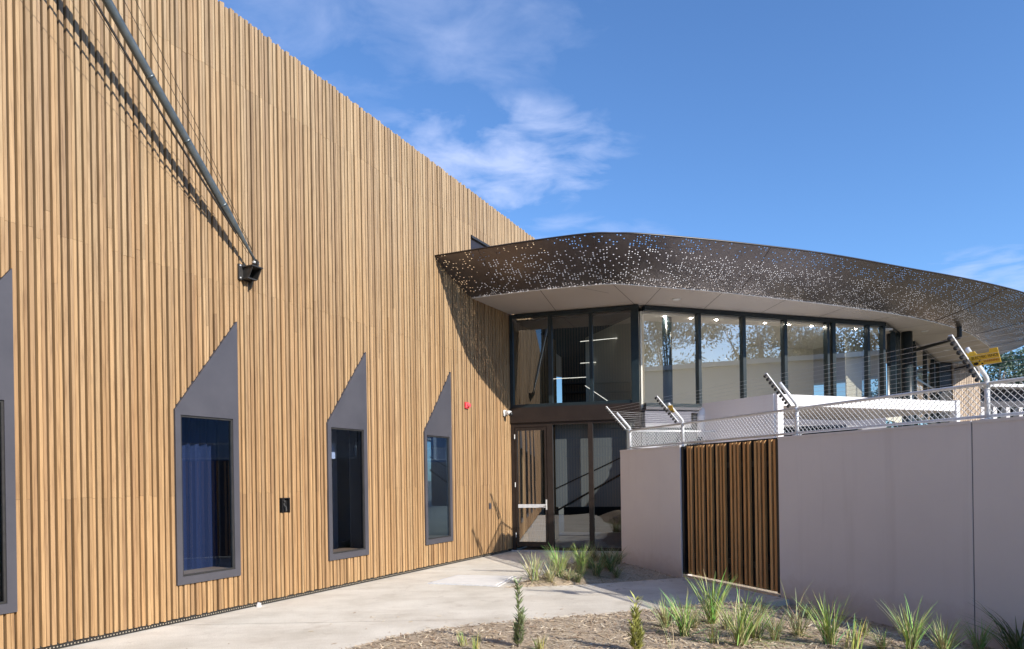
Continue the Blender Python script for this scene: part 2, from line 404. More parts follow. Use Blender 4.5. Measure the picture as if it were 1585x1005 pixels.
while n < 19000:
    y = 4.6+4.4*rc.random()**1.25; x = rc.uniform(-2.2, 5.2)
    if n > 16500: x, y = rc.uniform(-.2, 2.6), rc.uniform(10.3, 13.9)
    if n <= 16500 and (inside(x, y, path_pts) or (Vector((x, y, 0))-A0).dot(nW) < .0): continue
    if n > 16500 and not inside(x, y, BED): continue
    l, wd, a = rc.uniform(.012, .05), rc.uniform(.002, .007), rc.uniform(0, pi)
    d = Vector((cos(a), sin(a), rc.uniform(-.35, .35))).normalized()*l; q = Vector((-sin(a), cos(a), rc.uniform(-.5, .5)))*wd
    c = Vector((x, y, bed_h(x, y)+rc.uniform(.002, .016))); k_ = rc.uniform(.75, 1.15); cc = rc.choice(CC)
    ch.quad([c-d-q, c+d-q*.6, c+d+q*.6, c-d+q], tuple(v*k_ for v in cc)); n += 1
for _ in range(520):     # litter kicked out onto the path
    i_ = rc.randrange(10, len(path_pts)-4); a, b = path_pts[i_], path_pts[i_+1]; t = rc.random(); off = rc.expovariate(2.6)
    x, y = a[0]+(b[0]-a[0])*t+rc.uniform(-1, 1)*off, a[1]+(b[1]-a[1])*t+rc.uniform(-1, 1)*off
    if not inside(x, y, path_pts) or inside(x, y, BED): continue
    l, wd, a_ = rc.uniform(.006, .03), rc.uniform(.002, .006), rc.uniform(0, pi); d = Vector((cos(a_), sin(a_), 0))*l; q = Vector((-sin(a_), cos(a_), 0))*wd
    c = Vector((x, y, .005)); cc = rc.choice(CC); ch.quad([c-d-q, c+d-q, c+d+q+Z*.004, c-d+q+Z*.003], tuple(v*.8 for v in cc))
tag(ch.build('mulch_chips', M['chips'], fix=False), 'loose straw coloured mulch chips over the planting beds', 'mulch', kind='stuff')

# ------------------------------------------------------------------ timber hall on the left
hall = thing('timber_hall', 'tall hall clad in vertical honey coloured timber battens, with four pointed windows', 'building', WL(-5, 0, 0))
WINS = [-10.99, -8.39, -5.86, -3.36]; WW = .905
SLOT = (-1.56, .62, 6.02, 6.46)
TAP = (-6.755, -6.615, 1.18, 1.38)
def top_z(s): return 7.30-.030*s
def blocked(s0, s1):
    out = []
    for x in WINS:
        if s1 > x-.004 and s0 < x+WW+.004:
            zz = 2.44+(max(0, min(1, ((s0+s1)/2-x)/WW)))*(3.61-2.44); out.append((.44, zz))
    if s1 > SLOT[0] and s0 < SLOT[1]: out.append((SLOT[2], SLOT[3]))
    if s1 > TAP[0] and s0 < TAP[1]: out.append((TAP[2], TAP[3]))
    return out
bt = MB(); rb = random.Random(5)
LOW = [(.37,.228,.108),(.335,.205,.096),(.40,.253,.123),(.355,.218,.102),(.265,.157,.073),(.375,.232,.108),(.42,.275,.14),(.30,.185,.093),(.345,.20,.088)]
UP = [(.50,.38,.27),(.44,.33,.235),(.54,.43,.33),(.40,.30,.21)]
def hood(s_):    # upper outline of the pointed window frames, None outside them
    for x in WINS:
        if x-.007 < s_ < x+WW+.007: return 2.44+max(0, min(1, (s_-x)/WW))*(3.61-2.44)
    return None
HEND = -31.0
s = HEND; kk = 0
while s < 2.6:
    wd = (.044, .033, .031)[kk % 3]+rb.uniform(-.002, .002); gap = (.021, .0035, .024)[kk % 3]+rb.uniform(-.001, .0015)
    dp = (.036, .046, .043)[kk % 3]+rb.uniform(-.003, .003)
    kk += 1; e = s+wd; T = top_z(max(s, -13.2))+rb.uniform(-.016, .016); bot = .055+rb.uniform(-.006, .006)
    cuts_s = sorted([s, e]+[v for x in WINS for v in (x-.004, x+WW+.004) if s+.004 < v < e-.004])
    joints = sorted([1.46+rb.uniform(-.012, .012) if rb.random() < .5 else -1, 4.05+rb.uniform(-.012, .012) if rb.random() < .6 else rb.uniform(3.4, 4.7), 6.63+rb.uniform(-.01, .01)])
    base_c = rb.choice(LOW); cols = [tuple((v*.6+w_*.4)*q_ for v, w_ in zip(base_c, rb.choice(LOW))) for q_ in [rb.uniform(.87, 1.09) for _ in range(6)]]
    mid_s = (s+e)/2
    for a, b in zip(cuts_s, cuts_s[1:]):
        m_ = (a+b)/2; spans = [((bot, bot), (T, T))]
        if hood(m_) is not None:
            ha = hood(max(a, min(x for x in WINS if x+WW+.01 > m_)+.0)) or hood(m_); hb_ = hood(b) or hood(m_)
            spans = [((bot, bot), (.431, .431)), ((ha+.006, hb_+.006), (T, T))]
        elif SLOT[0] < m_ < SLOT[1]: spans = [((bot, bot), (SLOT[2], SLOT[2])), ((SLOT[3], SLOT[3]), (T, T))]
        elif TAP[0] < m_ < TAP[1]: spans = [((bot, bot), (TAP[2], TAP[2])), ((TAP[3], TAP[3]), (T, T))]
        for (p, q) in spans:
            cs = [p]+[(j, j) for j in joints if max(p)+.1 < j < min(q)-.1]+[q]
            for (u, v) in zip(cs, cs[1:]):
                col = cols[sum(1 for j in joints if j < max(u)+.01)]; dn = rb.uniform(-.002, .002); c_ = .004; D = dp+dn
                prof = [(a, 0), (a, D-c_), (a+c_, D), (b-c_, D), (b, D-c_), (b, 0)]
                zl = lambda x_, w_: w_[0]+(w_[1]-w_[0])*(x_-a)/(b-a)
                n0 = len(bt.v)
                bt.v += [tuple(WL(x_, n_, zl(x_, u)+.001)) for x_, n_ in prof]+[tuple(WL(x_, n_, zl(x_, v)-.001)) for x_, n_ in prof]
                bt.f += [tuple(n0+i for i in reversed(range(6))), tuple(n0+6+i for i in range(6))]+[(n0+i, n0+(i+1) % 6, n0+6+(i+1) % 6, n0+6+i) for i in range(6)]
                bt.c += [col]*8
    s = e+gap
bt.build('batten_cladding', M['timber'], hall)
# solid wall behind with openings at the windows
bk = MB(); segs = []
edges = [HEND]
for x in WINS: edges += [x+.03, x+WW-.03]
edges += [2.7]
for i in range(0, len(edges)-1):
    a, b = edges[i], edges[i+1]
    if i % 2 == 0: bk.box8([WL(a,-.28,.02),WL(b,-.28,.02),WL(b,-.003,.02),WL(a,-.003,.02),WL(a,-.28,top_z(max(a,-13.2))-.06),WL(b,-.28,top_z(max(b,-13.2))-.06),WL(b,-.003,top_z(max(b,-13.2))-.06),WL(a,-.003,top_z(max(a,-13.2))-.06)])
    else:
        bk.box8([WL(a,-.28,.02),WL(b,-.28,.02),WL(b,-.003,.02),WL(a,-.003,.02),WL(a,-.28,.5),WL(b,-.28,.5),WL(b,-.003,.5),WL(a,-.003,.5)])
        bk.box8([WL(a,-.28,2.42),WL(b,-.28,2.42),WL(b,-.003,2.42),WL(a,-.003,2.42),WL(a,-.28,top_z(max(a,-13.2))-.06),WL(b,-.28,top_z(max(b,-13.2))-.06),WL(b,-.003,top_z(max(b,-13.2))-.06),WL(a,-.003,top_z(max(a,-13.2))-.06)])
bk.build('wall', M['black'], hall)
rf = MB(); rf.box8([WL(-13.3,-14,6.9),WL(2.7,-14,6.9),WL(2.7,-.285,6.9),WL(-13.3,-.285,6.9),WL(-13.3,-14,7.1),WL(2.7,-14,7.1),WL(2.7,-.285,7.1),WL(-13.3,-.285,7.1)])
for (a, b) in ((-13.3, -13.1), (2.5, 2.7)):
    rf.box8([WL(a,-14,.02),WL(b,-14,.02),WL(b,-.285,.02),WL(a,-.285,.02),WL(a,-14,6.895),WL(b,-14,6.895),WL(b,-.285,6.895),WL(a,-.285,6.895)])
rf.build('roof', M['black'], hall)
wg = MB(); wgb = MB(); rg_ = random.Random(17)   # taller wing closing the court behind the viewer
wgb.box(PC, dL, nL, Z, (-28,-20.05), (.06,10), (-.3,10.5)); u = .1
while u < 9.9:
    c = rg_.choice(LOW); kq = rg_.uniform(.8,1.1); wg.box(PC, dL, nL, Z, (-20.05,-20.0), (u,u+.07), (.1,10.6), tuple(v*kq for v in c)); u += .135
wgb.build('wing_wall', M['black'], hall); wg.build('wing_batten', M['timber'], hall)
lv = MB()
for i in range(9): lv.box(PC, dL, nL, Z, (-19.98,-19.4), (1.0,9.0), (2.6+i*.45,2.64+i*.45))
lv.build('louvre', M['steel_dark'], hall)
rm = MB()
rm.box8([WL(-13,-5.0,.02),WL(2.4,-5.0,.02),WL(2.4,-4.9,.02),WL(-13,-4.9,.02),WL(-13,-5.0,3.2),WL(2.4,-5.0,3.2),WL(2.4,-4.9,3.2),WL(-13,-4.9,3.2)])
rm.box8([WL(-13,-4.89,.03),WL(2.4,-4.89,.03),WL(2.4,-.29,.03),WL(-13,-.29,.03),WL(-13,-4.89,.06),WL(2.4,-4.89,.06),WL(2.4,-.29,.06),WL(-13,-.29,.06)])
rm.build('interior', M['interior_blue'], hall)
cu_ = MB()
for a, b, cc in ((WINS[1]-.1, WINS[1]+WW+.1, (.02,.045,.13)),):
    N_ = 60; pts = [(a+(b-a)*i/N_, -.46+.03*sin(i*.9)+.01*sin(i*2.3)) for i in range(N_+1)]
    for (s0, n0), (s1, n1) in zip(pts, pts[1:]): cu_.quad([WL(s0,n0,.5), WL(s1,n1,.5), WL(s1,n1,2.5), WL(s0,n0,2.5)])
cu_.build('reflection_sheet', mat('reflected_blue', (.026,.036,.075), .9), hall, True, False)  # folded blue sheet added behind one window, its tone standing in for reflections
q = MB(); q.box(PC, dL, nL, Z, (WINS[2]+.45, WINS[2]+1.3), (-.95,-.9), (.4,2.6)); q.build('partition', mat('taupe_panel', (.48,.44,.44), .8), hall)
q = MB(); q.box(PC, dL, nL, Z, (WINS[2]+.42, WINS[2]+.8), (-.75,-.5), (1.95,2.2)); q.build('wall_unit', M['offwhite'], hall)
q = MB(); q.box(PC, dL, nL, Z, (WINS[3]+.3, WINS[3]+1.2), (-1.0,-.95), (.4,2.6)); q.build('partition', mat('slate_panel', (.14,.16,.2), .8), hall)
# black vermin strip with round holes along the base
vb = MB(); vb.box8([WL(-13.2,-.002,.004),WL(0,-.002,.004),WL(0,.022,.004),WL(-13.2,.022,.004),WL(-13.2,-.002,.062),WL(0,-.002,.062),WL(0,.022,.062),WL(-13.2,.022,.062)])
vs_ = vb.build('base_strip', M['black'], hall)
hb = MB(); sx = -11.0
while sx < -.1:
    c = WL(sx, .0225, .026); hb.prism([c+dL*(.008*cos(2*pi*i/6))+Z*(.008*sin(2*pi*i/6)) for i in range(6)], nL*.001); sx += .034
hb.build('vent_hole', mat('dusty_hole', (.30,.26,.20), .9), vs_)
for x in WINS:
    x1 = x+WW; fr = MB(); nf, nb = .064, .02
    o = [(x,.435),(x1,.435),(x1,3.61),(x,2.44)]; i_ = [(x+.072,.525),(x1-.085,.525),(x1-.085,2.385),(x+.072,2.385)]
    def P(q, n): return WL(q[0], n, q[1])
    # face ring with the tall pointed hood, outer sides and inner reveals
    O, I = o, i_
    fr.quad([P(O[0],nf),P(O[1],nf),P(I[1],nf),P(I[0],nf)]); fr.quad([P(O[1],nf),P(O[2],nf),P((x1,2.385),nf) if False else P(I[2],nf),P(I[1],nf)])
    fr.quad([P(O[2],nf),P(O[3],nf),P(I[3],nf),P(I[2],nf)]); fr.quad([P(O[3],nf),P(O[0],nf),P(I[0],nf),P(I[3],nf)])
    for j in range(4):
        k2 = (j+1) % 4
        fr.quad([P(O[j],nf),P(O[k2],nf),P(O[k2],.001),P(O[j],.001)])
        fr.quad([P(I[j],nf),P(I[k2],nf),P(I[k2],nb),P(I[j],nb)])
    wf = fr.build('window', M['frame_grey'], hall)
    fold = MB()   # folded bead inside the frame
    for (a, b, c, d) in ((x+.073,x+.093,.526,2.384),(x1-.106,x1-.086,.526,2.384)):
        fold.box(PC, dL, nL, Z, (a, b), (.03, .05), (c, d))
    fold.box(PC, dL, nL, Z, (x+.0935, x1-.1065), (.03, .05), (.526, .546)); fold.box(PC, dL, nL, Z, (x+.0935, x1-.1065), (.03, .05), (2.362, 2.384))
    fold.build('bead', M['steel_dark'], wf)
    pn = MB(); pn.quad([WL(x+.0725,.028,.526),WL(x1-.0855,.028,.526),WL(x1-.0855,.028,2.384),WL(x+.0725,.028,2.384)]); pn.build('pane', M['glass_hall'], wf)
    sl = MB(); sl.box(PC, dL, nL, Z, (x+.04, x1-.04), (-.40, -.065), (.508, .53), (.45,.26,.13)); sl.build('sill', M['gate_timber'], wf)
# dark roof-level slot behind the canopy
so = MB()
a, b, c, d = SLOT
so.box(PC, dL, nL, Z, (a+.01, b-.01), (-.0015, .008), (c+.01, d-.05)); so.build('vent_slot', M['bronze'], hall)
so = MB(); so.box(PC, dL, nL, Z, (a, b), (-.001, .05), (d-.05, d-.005)); so.build('vent_hood', M['steel_dark'], hall)

# fixtures on the timber wall
t_ = thing('recess_box', 'small black recessed tap box with a pipe, low between the first two pointed windows', 'tap box', WL(-6.68, 0, 1.28))
q = MB(); q.box(PC, dL, nL, Z, (TAP[0], TAP[0]+.012), (.001, .05), (TAP[2], TAP[3])); q.box(PC, dL, nL, Z, (TAP[1]-.012, TAP[1]), (.001, .05), (TAP[2], TAP[3]))
q.box(PC, dL, nL, Z, (TAP[0]+.0125, TAP[1]-.0125), (.001, .004), (TAP[2], TAP[3])); q.box(PC, dL, nL, Z, (TAP[0]+.0125, TAP[1]-.0125), (.0045, .05), (TAP[3]-.012, TAP[3])); q.build('box', M['plastic_black'], t_)
q = MB(); q.tube([WL(-6.70,.02,1.36), WL(-6.70,.025,1.28), WL(-6.69,.05,1.255), WL(-6.69,.055,1.2)], .012, 8); q.ball(WL(-6.70,.035,1.33), .02); q.build('tap', M['steel_dark'], t_)
t_ = thing('alarm_strobe', 'small red alarm strobe on the timber wall near the canopy', 'alarm', WL(-1.88, .05, 3.03))
q = MB(); q.box(PC, dL, nL, Z, (-1.945, -1.815), (.046, .075), (2.97, 3.09)); q.build('base', M['red'], t_)
q = MB(); q.prism([WL(-1.93,.0755,2.99), WL(-1.83,.0755,2.99), WL(-1.83,.12,3.0), WL(-1.83,.13,3.04), WL(-1.85,.11,3.07), WL(-1.93,.0755,3.07)], Z*.004); q.ball(WL(-1.88, .095, 3.03), .035, 10, 6); q.build('lens', emit('strobe_lens', (1, .1, .1), 0.0), t_)
bpy.data.materials['strobe_lens'].node_tree.nodes['Principled BSDF'].inputs['Base Color'].default_value = (.8,.08,.1,1)
t_ = thing('security_camera', 'white dome security camera on the timber wall beside the glazed corner', 'camera', WL(-.26, .06, 3.0))
q = MB(); q.box(PC, dL, nL, Z, (-.34, -.20), (.05, .075), (2.93, 3.06)); q.tube([WL(-.27,.075,3.0), WL(-.27,.15,3.0), WL(-.27,.19,2.985)], [.05,.05,.055], 12); q.build('body', M['plastic_white'], t_, True)
q = MB(); q.ball(WL(-.27, .20, 2.965), .05, 12, 8); q.build('dome', M['plastic_black'], t_, True)
t_ = thing('wall_outlet', 'small grey outlet plate on the timber wall near the entrance door', 'outlet', WL(-.99, .05, 1.03))
q = MB(); q.box(PC, dL, nL, Z, (-1.03, -.95), (.05, .062), (.97, 1.09)); q.box(PC, dL, nL, Z, (-1.015, -.965), (.0625, .070), (1.0, 1.06)); q.build('plate', M['frame_grey'], t_)
t_ = thing('bollard_light', 'small white ground spotlight at the foot of the timber wall', 'spotlight', WL(-7.22, .1, 0))
q = MB(); q.tube([WL(-7.22,.08,.0), WL(-7.22,.08,.03), WL(-7.22,.085,.05)], [.035,.03,.02], 10); q.build('body', M['offwhite'], t_)

# strut fixed high on the wall
st_ = thing('wall_strut', 'long grey steel pole with cables leaning out from a black wall bracket', 'pole', WL(-7.2, .05, 4.2))
base = Vector((-7.285, .20, 4.375)); tip = Vector((-9.421, .50, 6.347)); dv = tip-base
def SP(k, off=(0, 0, 0)): q = base+dv*k+Vector(off); return WL(q.x, q.y, q.z)
q = MB(); q.tube([SP(0), SP(.07), SP(.12), SP(.20), SP(.24), SP(1.0), SP(2.0)], [.015, .018, .028, .040, .045, .045, .045], 14); q.build('pole', M['pole'], st_, True)
for kq in (.27, .53, .76):
    q = MB(); q.tube([SP(kq-.005), SP(kq+.003)], .0475, 14); q.build('collar', M['pole'], st_, True)
q = MB(); q.tube([SP(.16, (0, -.02, -.05)), SP(.6, (-.03, -.02, -.13)), SP(1.2, (-.05, -.02, -.14)), SP(2.0, (-.05, -.02, -.14))], .013, 6)
q.tube([SP(.05, (0, .03, .03)), SP(.5, (.06, .12, .12)), SP(1.1, (.10, .2, .16)), SP(2, (.15, .3, .25))], .0035, 5)
q.tube([SP(.05, (0, .02, .03)), SP(.5, (.03, .10, .07)), SP(1.1, (.02, .14, .09)), SP(2, (.05, .2, .12))], .0035, 5)
q.tube([SP(.05, (0, -.05, 0)), SP(1.1, (-.1, .1, -.32)), SP(2, (-.2, .2, -.55))], .003, 5); q.build('cable', M['steel_dark'], st_)
br = MB(); br.box(PC, dL, nL, Z, (-7.45, -7.24), (.047, .070), (4.15, 4.345)); bo = br.build('bracket', M['steel_dark'], st_)
br = MB(); br.box(PC, dL, nL, Z, (-7.40, -7.22), (.0705, .25), (4.305, 4.32)); br.box(PC, dL, nL, Z, (-7.40, -7.25), (.0705, .17), (4.16, 4.175))
for a in (-7.245, -7.385): br.prism([WL(a,.0705,4.176), WL(a,.168,4.176), WL(a,.24,4.304), WL(a,.0705,4.304)], dL*.012)
br.prism([WL(-7.30,.0705,4.159), WL(-7.30,.15,4.159), WL(-7.30,.11,4.06), WL(-7.30,.0705,4.04)], dL*.016)
br.prism([WL(-7.31,.15,4.321), WL(-7.31,.24,4.321), WL(-7.31,.25,4.38), WL(-7.31,.205,4.42), WL(-7.31,.165,4.39)], dL*.025)
br.build('gusset', M['steel_dark'], bo)
br = MB(); br.tube([WL(-7.335,.20,4.375), WL(-7.25,.20,4.375)], .016, 8); br.build('pin', M['galv'], bo)
for (a, b) in ((-7.43,4.17),(-7.43,4.325),(-7.265,4.17)):
    br = MB(); br.tube([WL(a,.07,b), WL(a,.082,b)], .010, 6); br.build('bolt', M['galv'], bo)

# ------------------------------------------------------------------ glazed pavilion
pav = thing('glazed_pavilion', 'glazed pavilion under a dark perforated curving canopy', 'building', (4, 16, 0))
LOWE = [(-.77,14.15),(.45,13.66),(1.70,13.29),(1.95,13.27),(2.4,13.40),(3.94,13.91),(5.45,14.55),(7.13,15.32),(9.1,16.38),(10.79,17.55),(12.01,18.59),(13.18,19.83),(14.0,20.75),(14.5,21.48),(14.72,22.1),(14.75,22.8),(14.6,23.8),(14.2,25.2),(13.2,27.0),(11.5,29.0)]
RIM = [(-1.38,12.98),(.1,12.34),(1.28,11.92),(1.78,11.90),(2.35,11.98),(3.95,12.46),(5.9,13.2),(7.89,14.17),(9.9,15.18),(11.9,16.38),(13.6,17.75),(15.2,19.5),(16.0,20.8),(16.4,22.2),(16.9,23.6),(17.2,24.9),(17.35,26.3),(17.3,28.0),(16.6,30.0),(14.8,32.2)]
ZL, ZR = 5.20, 5.66
def smooth(pts, n=5, hard=()):   # Catmull-Rom
    out = []
    for i in range(len(pts)-1):
        p0 = pts[max(i-1, 0)]; p1 = pts[i]; p2 = pts[i+1]; p3 = pts[min(i+2, len(pts)-1)]
        if i in hard: p0 = tuple(2*a-b for a, b in zip(p1, p2))
        if i+1 in hard: p3 = tuple(2*b-a for a, b in zip(p1, p2))
        for j in range(n):
            t = j/n
            out.append(tuple(.5*((2*b)+(c-a)*t+(2*a-5*b+4*c-d)*t*t+(3*b-a-3*c+d)*t**3) for a, b, c, d in zip(p0, p1, p2, p3)))
    return out+[pts[-1]]
LS, RS = smooth(LOWE, 5, (2, 3)), smooth(RIM, 5)
skin = MB(); skin.uv = []; NV = 6; acc = 0
for i, (l, r) in enumerate(zip(LS, RS)):
    if i: acc += .5*(hypot(l[0]-LS[i-1][0], l[1]-LS[i-1][1])+hypot(r[0]-RS[i-1][0], r[1]-RS[i-1][1]))
    ln = math.sqrt((l[0]-r[0])**2+(l[1]-r[1])**2+(ZR-ZL)**2)
    for j in range(NV+1):
        t = j/NV; bul = .05*sin(pi*t)
        skin.v.append((l[0]+(r[0]-l[0])*t, l[1]+(r[1]-l[1])*t, ZL+(ZR-ZL)*t-bul)); skin.uv.append((acc, t*ln))
for i in range(len(LS)-1):
    for j in range(NV): b = i*(NV+1)+j; skin.f.append((b, b+1, b+NV+2, b+NV+1)); skin.c.append(None)
sk = skin.build('perforated_screen', M['perf'], pav, True, False)
q = MB(); q.tube([(x, y, ZR+.012) for x, y in RS], .016, 6); q.build('rim', M['bronze'], sk, True)
q = MB(); q.tube([(x, y, ZL-.004) for x, y in LS], .013, 6); q.build('edge_trim', M['white'], sk, True)
seam_m = mat('seam_metal', (.20,.175,.174), .4, .7)
for i in range(3, len(LS)-12, 8):   # panel seams on the skin
    l, r = LS[i], RS[i]; q = MB(); q.tube([(l[0]+(r[0]-l[0])*t, l[1]+(r[1]-l[1])*t, ZL+(ZR-ZL)*t-.05*sin(pi*t)-.006) for t in [j/6 for j in range(7)]], .0045, 4); q.build('seam', seam_m, sk)
# pale sheet added inside the screen to make its holes read bright
q = MB()
for i in range(len(LS)-20):
    def ins(j, k_, z):
        l, r = LS[j], RS[j]; d = hypot(l[0]-r[0], l[1]-r[1]); return (l[0]+(l[0]-r[0])/d*k_, l[1]+(l[1]-r[1])/d*k_, z)
    q.quad([ins(i,.14,5.29), ins(i+1,.14,5.29), ins(i+1,.30,6.02), ins(i,.30,6.02)])
q.build('hole_backing', speckle('hole_backing_grey', (.36,.35,.36), (.42,.41,.42), 1, .6), pav, True, False)
# roof slab / soffit
back = [(9.0, 31.0), (-.2, 24.0), (.55, 15.85)]
q = MB(); outl = [(x, y, ZL-.012) for x, y in LS]+[(x, y, ZL-.012) for x, y in back]+[(WL(-.02,.06,0).x, WL(-.02,.06,0).y, ZL-.012)]
bm = bmesh.new(); vv = [bm.verts.new(p) for p in outl]; fa = bm.faces.new(vv); r_ = bmesh.ops.extrude_face_region(bm, geom=[fa])
for gq in r_['geom']:
    if isinstance(gq, bmesh.types.BMVert): gq.co.z += .10
bmesh.ops.recalc_face_normals(bm, faces=bm.faces); bmesh.ops.triangulate(bm, faces=bm.faces)
me = bpy.data.meshes.new('soffit'); bm.to_mesh(me); bm.free(); me.materials.append(M['soffit'])
sof = bpy.data.objects.new('soffit', me); C.objects.link(sof); sof.parent = pav; sof.matrix_parent_inverse = Matrix.Translation(-parent_world(pav))
zz = ZL-.0155; jm_ = mat('joint_dark', (.16,.145,.135), .8)  # dark tone of the soffit panel joints
def strip(a, b, wd=.007):
    a, b = Vector((*a, zz)), Vector((*b, zz)); d = (b-a).normalized(); n_ = Vector((-d.y, d.x, 0))*wd; q = MB(); q.quad([a-n_, b-n_, b+n_, a+n_]); q.build('joint', jm_, sof, fix=False)
for l, e in (((.6,13.62),(1.0,15.3)), ((1.95,13.29),(2.62,14.85)), ((1.3,13.42),(1.95,13.9)), ((2.9,13.57),(2.85,14.9)), ((4.2,14.0),(4.2,15.3)), ((5.7,14.67),(5.6,15.8)), ((7.3,15.42),(7.1,16.3)), ((8.9,16.28),(8.6,16.8)), ((10.3,17.22),(9.7,17.8)), ((11.6,18.25),(10.4,18.9)), ((13.0,19.66),(11.6,20.2)), ((13.9,20.65),(12.6,21.4))): strip(l, e)
for (x, y) in ((9.15,17.35) if False else (10.6,18.15),(12.9,21.0),(3.4,14.45)):
    q = MB(); q.tube([(x, y, zz), (x, y, zz-.012)], [.085, .08], 16); q.build('downlight_or_fill', M['plastic_white'], sof)
# entrance facade
def facbox(fr, name, m, parent, x, n, z):
    q = MB(); q.box(fr, dF if fr is F0 else dG, nF if fr is F0 else nG, Z, x, n, z); return q.build(name, m, parent)
fw = MB()
B = lambda x, n, z: fw.box(F0, dF, nF, Z, x, n, z)
B((.0,.07),(-.08,.03),(3.13,5.17)); B((.86,.945),(-.08,.03),(3.2,5.09)); B((1.755,1.825),(-.08,.03),(3.2,5.09)); B((2.64,2.80),(-.08,.05),(3.13,5.17))
B((.071,2.639),(-.08,.028),(5.09,5.17)); B((.071,2.639),(-.08,.028),(3.13,3.199))
fr1 = fw.build('upper_frame', M['navy'], pav)
for (a, b) in ((.0705,.8595),(.9455,1.7545),(1.8255,2.6395)):
    q = MB(); q.quad([FA(a,-.03,3.2), FA(b,-.03,3.2), FA(b,-.03,5.09), FA(a,-.03,5.09)]); q.build('pane', M['glass_entry'], fr1)
q = MB(); q.box(F0, dF, nF, Z, (.0, 2.8), (-.12, .055), (2.80, 3.128)); q.build('spandrel', M['bronze'], pav)
fw = MB()
B((.0,.075),(-.08,.02),(.02,2.798)); B((.80,.925),(-.08,.02),(.02,2.798)); B((1.70,1.80),(-.08,.02),(.02,2.798)); B((2.68,2.80),(-.08,.02),(.02,2.798))
B((.0755,.7995),(-.08,.018),(2.70,2.797)); B((.926,1.699),(-.08,.018),(2.74,2.797)); B((1.801,2.679),(-.08,.018),(2.74,2.797)); B((.926,1.699),(-.08,.018),(.02,.09)); B((1.801,2.679),(-.08,.018),(.02,.09))
fr2 = fw.build('lower_frame', M['bronze'], pav)
for (a, b) in ((.9265,1.6985),(1.8015,2.6785)):
    q = MB(); q.quad([FA(a,-.03,.09), FA(b,-.03,.09), FA(b,-.03,2.74), FA(a,-.03,2.74)]); q.build('pane', M['glass_entry'], fr2)
q = MB(); q.box(F0, dF, nF, Z, (.93, 2.68), (-.25, -.235), (.95, 2.75)); q.build('mesh_blind', M['blind_grey'], pav)
q = MB(); q.tube([FA(.93,-.22,.86), FA(2.7,-.22,1.83)], .022, 6); q.tube([FA(.93,-.215,1.35), FA(2.7,-.215,2.15)], .012, 6); q.build('stair_rail', M['plastic_black'], pav)
door = MB()
for x, z in (((.085,.135),(.10,2.69)),((.745,.79),(.10,2.69)),((.1355,.7445),(.10,.20)),((.1355,.7445),(2.63,2.69))): door.box(F0, dF, nF, Z, x, (-.05, .012), z)
do = door.build('door', M['bronze'], pav)
q = MB(); q.quad([FA(.136,-.02,.2), FA(.744,-.02,.2), FA(.744,-.02,2.63), FA(.136,-.02,2.63)]); q.build('pane', M['glass_door'], do)
q = MB(); q.box(F0, dF, nF, Z, (.137,.744), (-.005,.020), (.945,1.02)); q.build('push_bar', M['galv'], do)
q = MB(); q.box(F0, dF, nF, Z, (.755,.785), (.0125,.02), (.90,1.12)); q.tube([FA(.77,.02,1.0), FA(.77,.065,1.0), FA(.68,.07,1.0)], .010, 8); q.build('handle', M['steel_sat'], do)
for z in (.35, 1.45, 2.5):
    q = MB(); q.tube([FA(.08,.03,z-.05), FA(.08,.03,z+.05)], .011, 8); q.build('hinge', M['steel_sat'], do)
q = MB(); q.box(F0, dF, nF, Z, (.0,2.8), (-.10,.12), (.004,.02)); q.build('threshold', M['steel_sat'], pav)
# rooms behind the entrance glass
q = MB()
q.box(F0, dF, nF, Z, (.1,2.75), (-5.2,-5.1), (.02,5.1)); q.box(F0, dF, nF, Z, (.1,2.8), (-5.09,-.13), (2.85,3.1)); q.box(F0, dF, nF, Z, (.1,2.75), (-5.09,-.13), (5.05,5.08)); q.box(F0, dF, nF, Z, (.1,2.8),(-5.09,-.13),(.001,.012))
q.build('interior', M['interior'], pav)
for (a, b) in (((1.35,-1.2,4.72),(2.75,-1.0,4.72)),((1.2,-2.0,4.35),(2.45,-2.0,4.35)),((1.55,-.6,3.62),(2.1,-.35,3.22)),((.55,-1.6,3.95),(1.4,-1.6,3.95))):
    q = MB(); q.tube([FA(*a), FA(*b)], .007, 6); q.build('linear_lamp', M['lamp'], pav)
# long upper glazing
gm_ = MB(); GB = lambda x, n, z: gm_.box(G0, dG, nG, Z, x, n, z)
L2 = 6.50
GB((.05,L2),(-.10,.03),(5.08,5.17)); GB((.05,L2),(-.10,.03),(3.05,3.13))
MU = [(1.335,1.405),(2.47,2.55),(3.58,3.66),(4.78,4.84),(4.93,5.02),(5.96,6.03)]
for a, b in MU: GB((a,b),(-.10,.04),(3.131,5.079))
GB((L2-.07,L2),(-.10,.04),(3.131,5.079))
gf = gm_.build('upper_frame', M['navy'], pav)
cuts = [.05]+[v for ab in MU for v in ab]+[L2-.07]
for a, b in zip(cuts[0::2], cuts[1::2]):
    if b-a < .15: continue
    q = MB(); q.quad([GA(a+.001,-.02,3.13), GA(b-.001,-.02,3.13), GA(b-.001,-.02,5.08), GA(a+.001,-.02,5.08)]); q.build('pane', M['glass_upper'], gf)
q = MB(); q.tube([GA(.80,-.35,3.1), GA(.80,-.35,5.08)], .105, 16); q.build('column', M['navy'], pav, True)
q = MB(); q.box(G0, dG, nG, Z, (.0,7.0),(-5,-.11),(3.0,3.04)); q.build('floor_slab', speckle('pale_floor', (.50,.44,.36), (.56,.50,.42), 2, .6), pav)
q = MB(); q.box(G0, dG, nG, Z, (.02,6.9),(-2.9,-2.8),(3.05,5.08)); q.box(G0, dG, nG, Z, (.02,.06),(-2.79,-.12),(3.05,5.08)); q.build('inner_wall', M['blind'], pav)
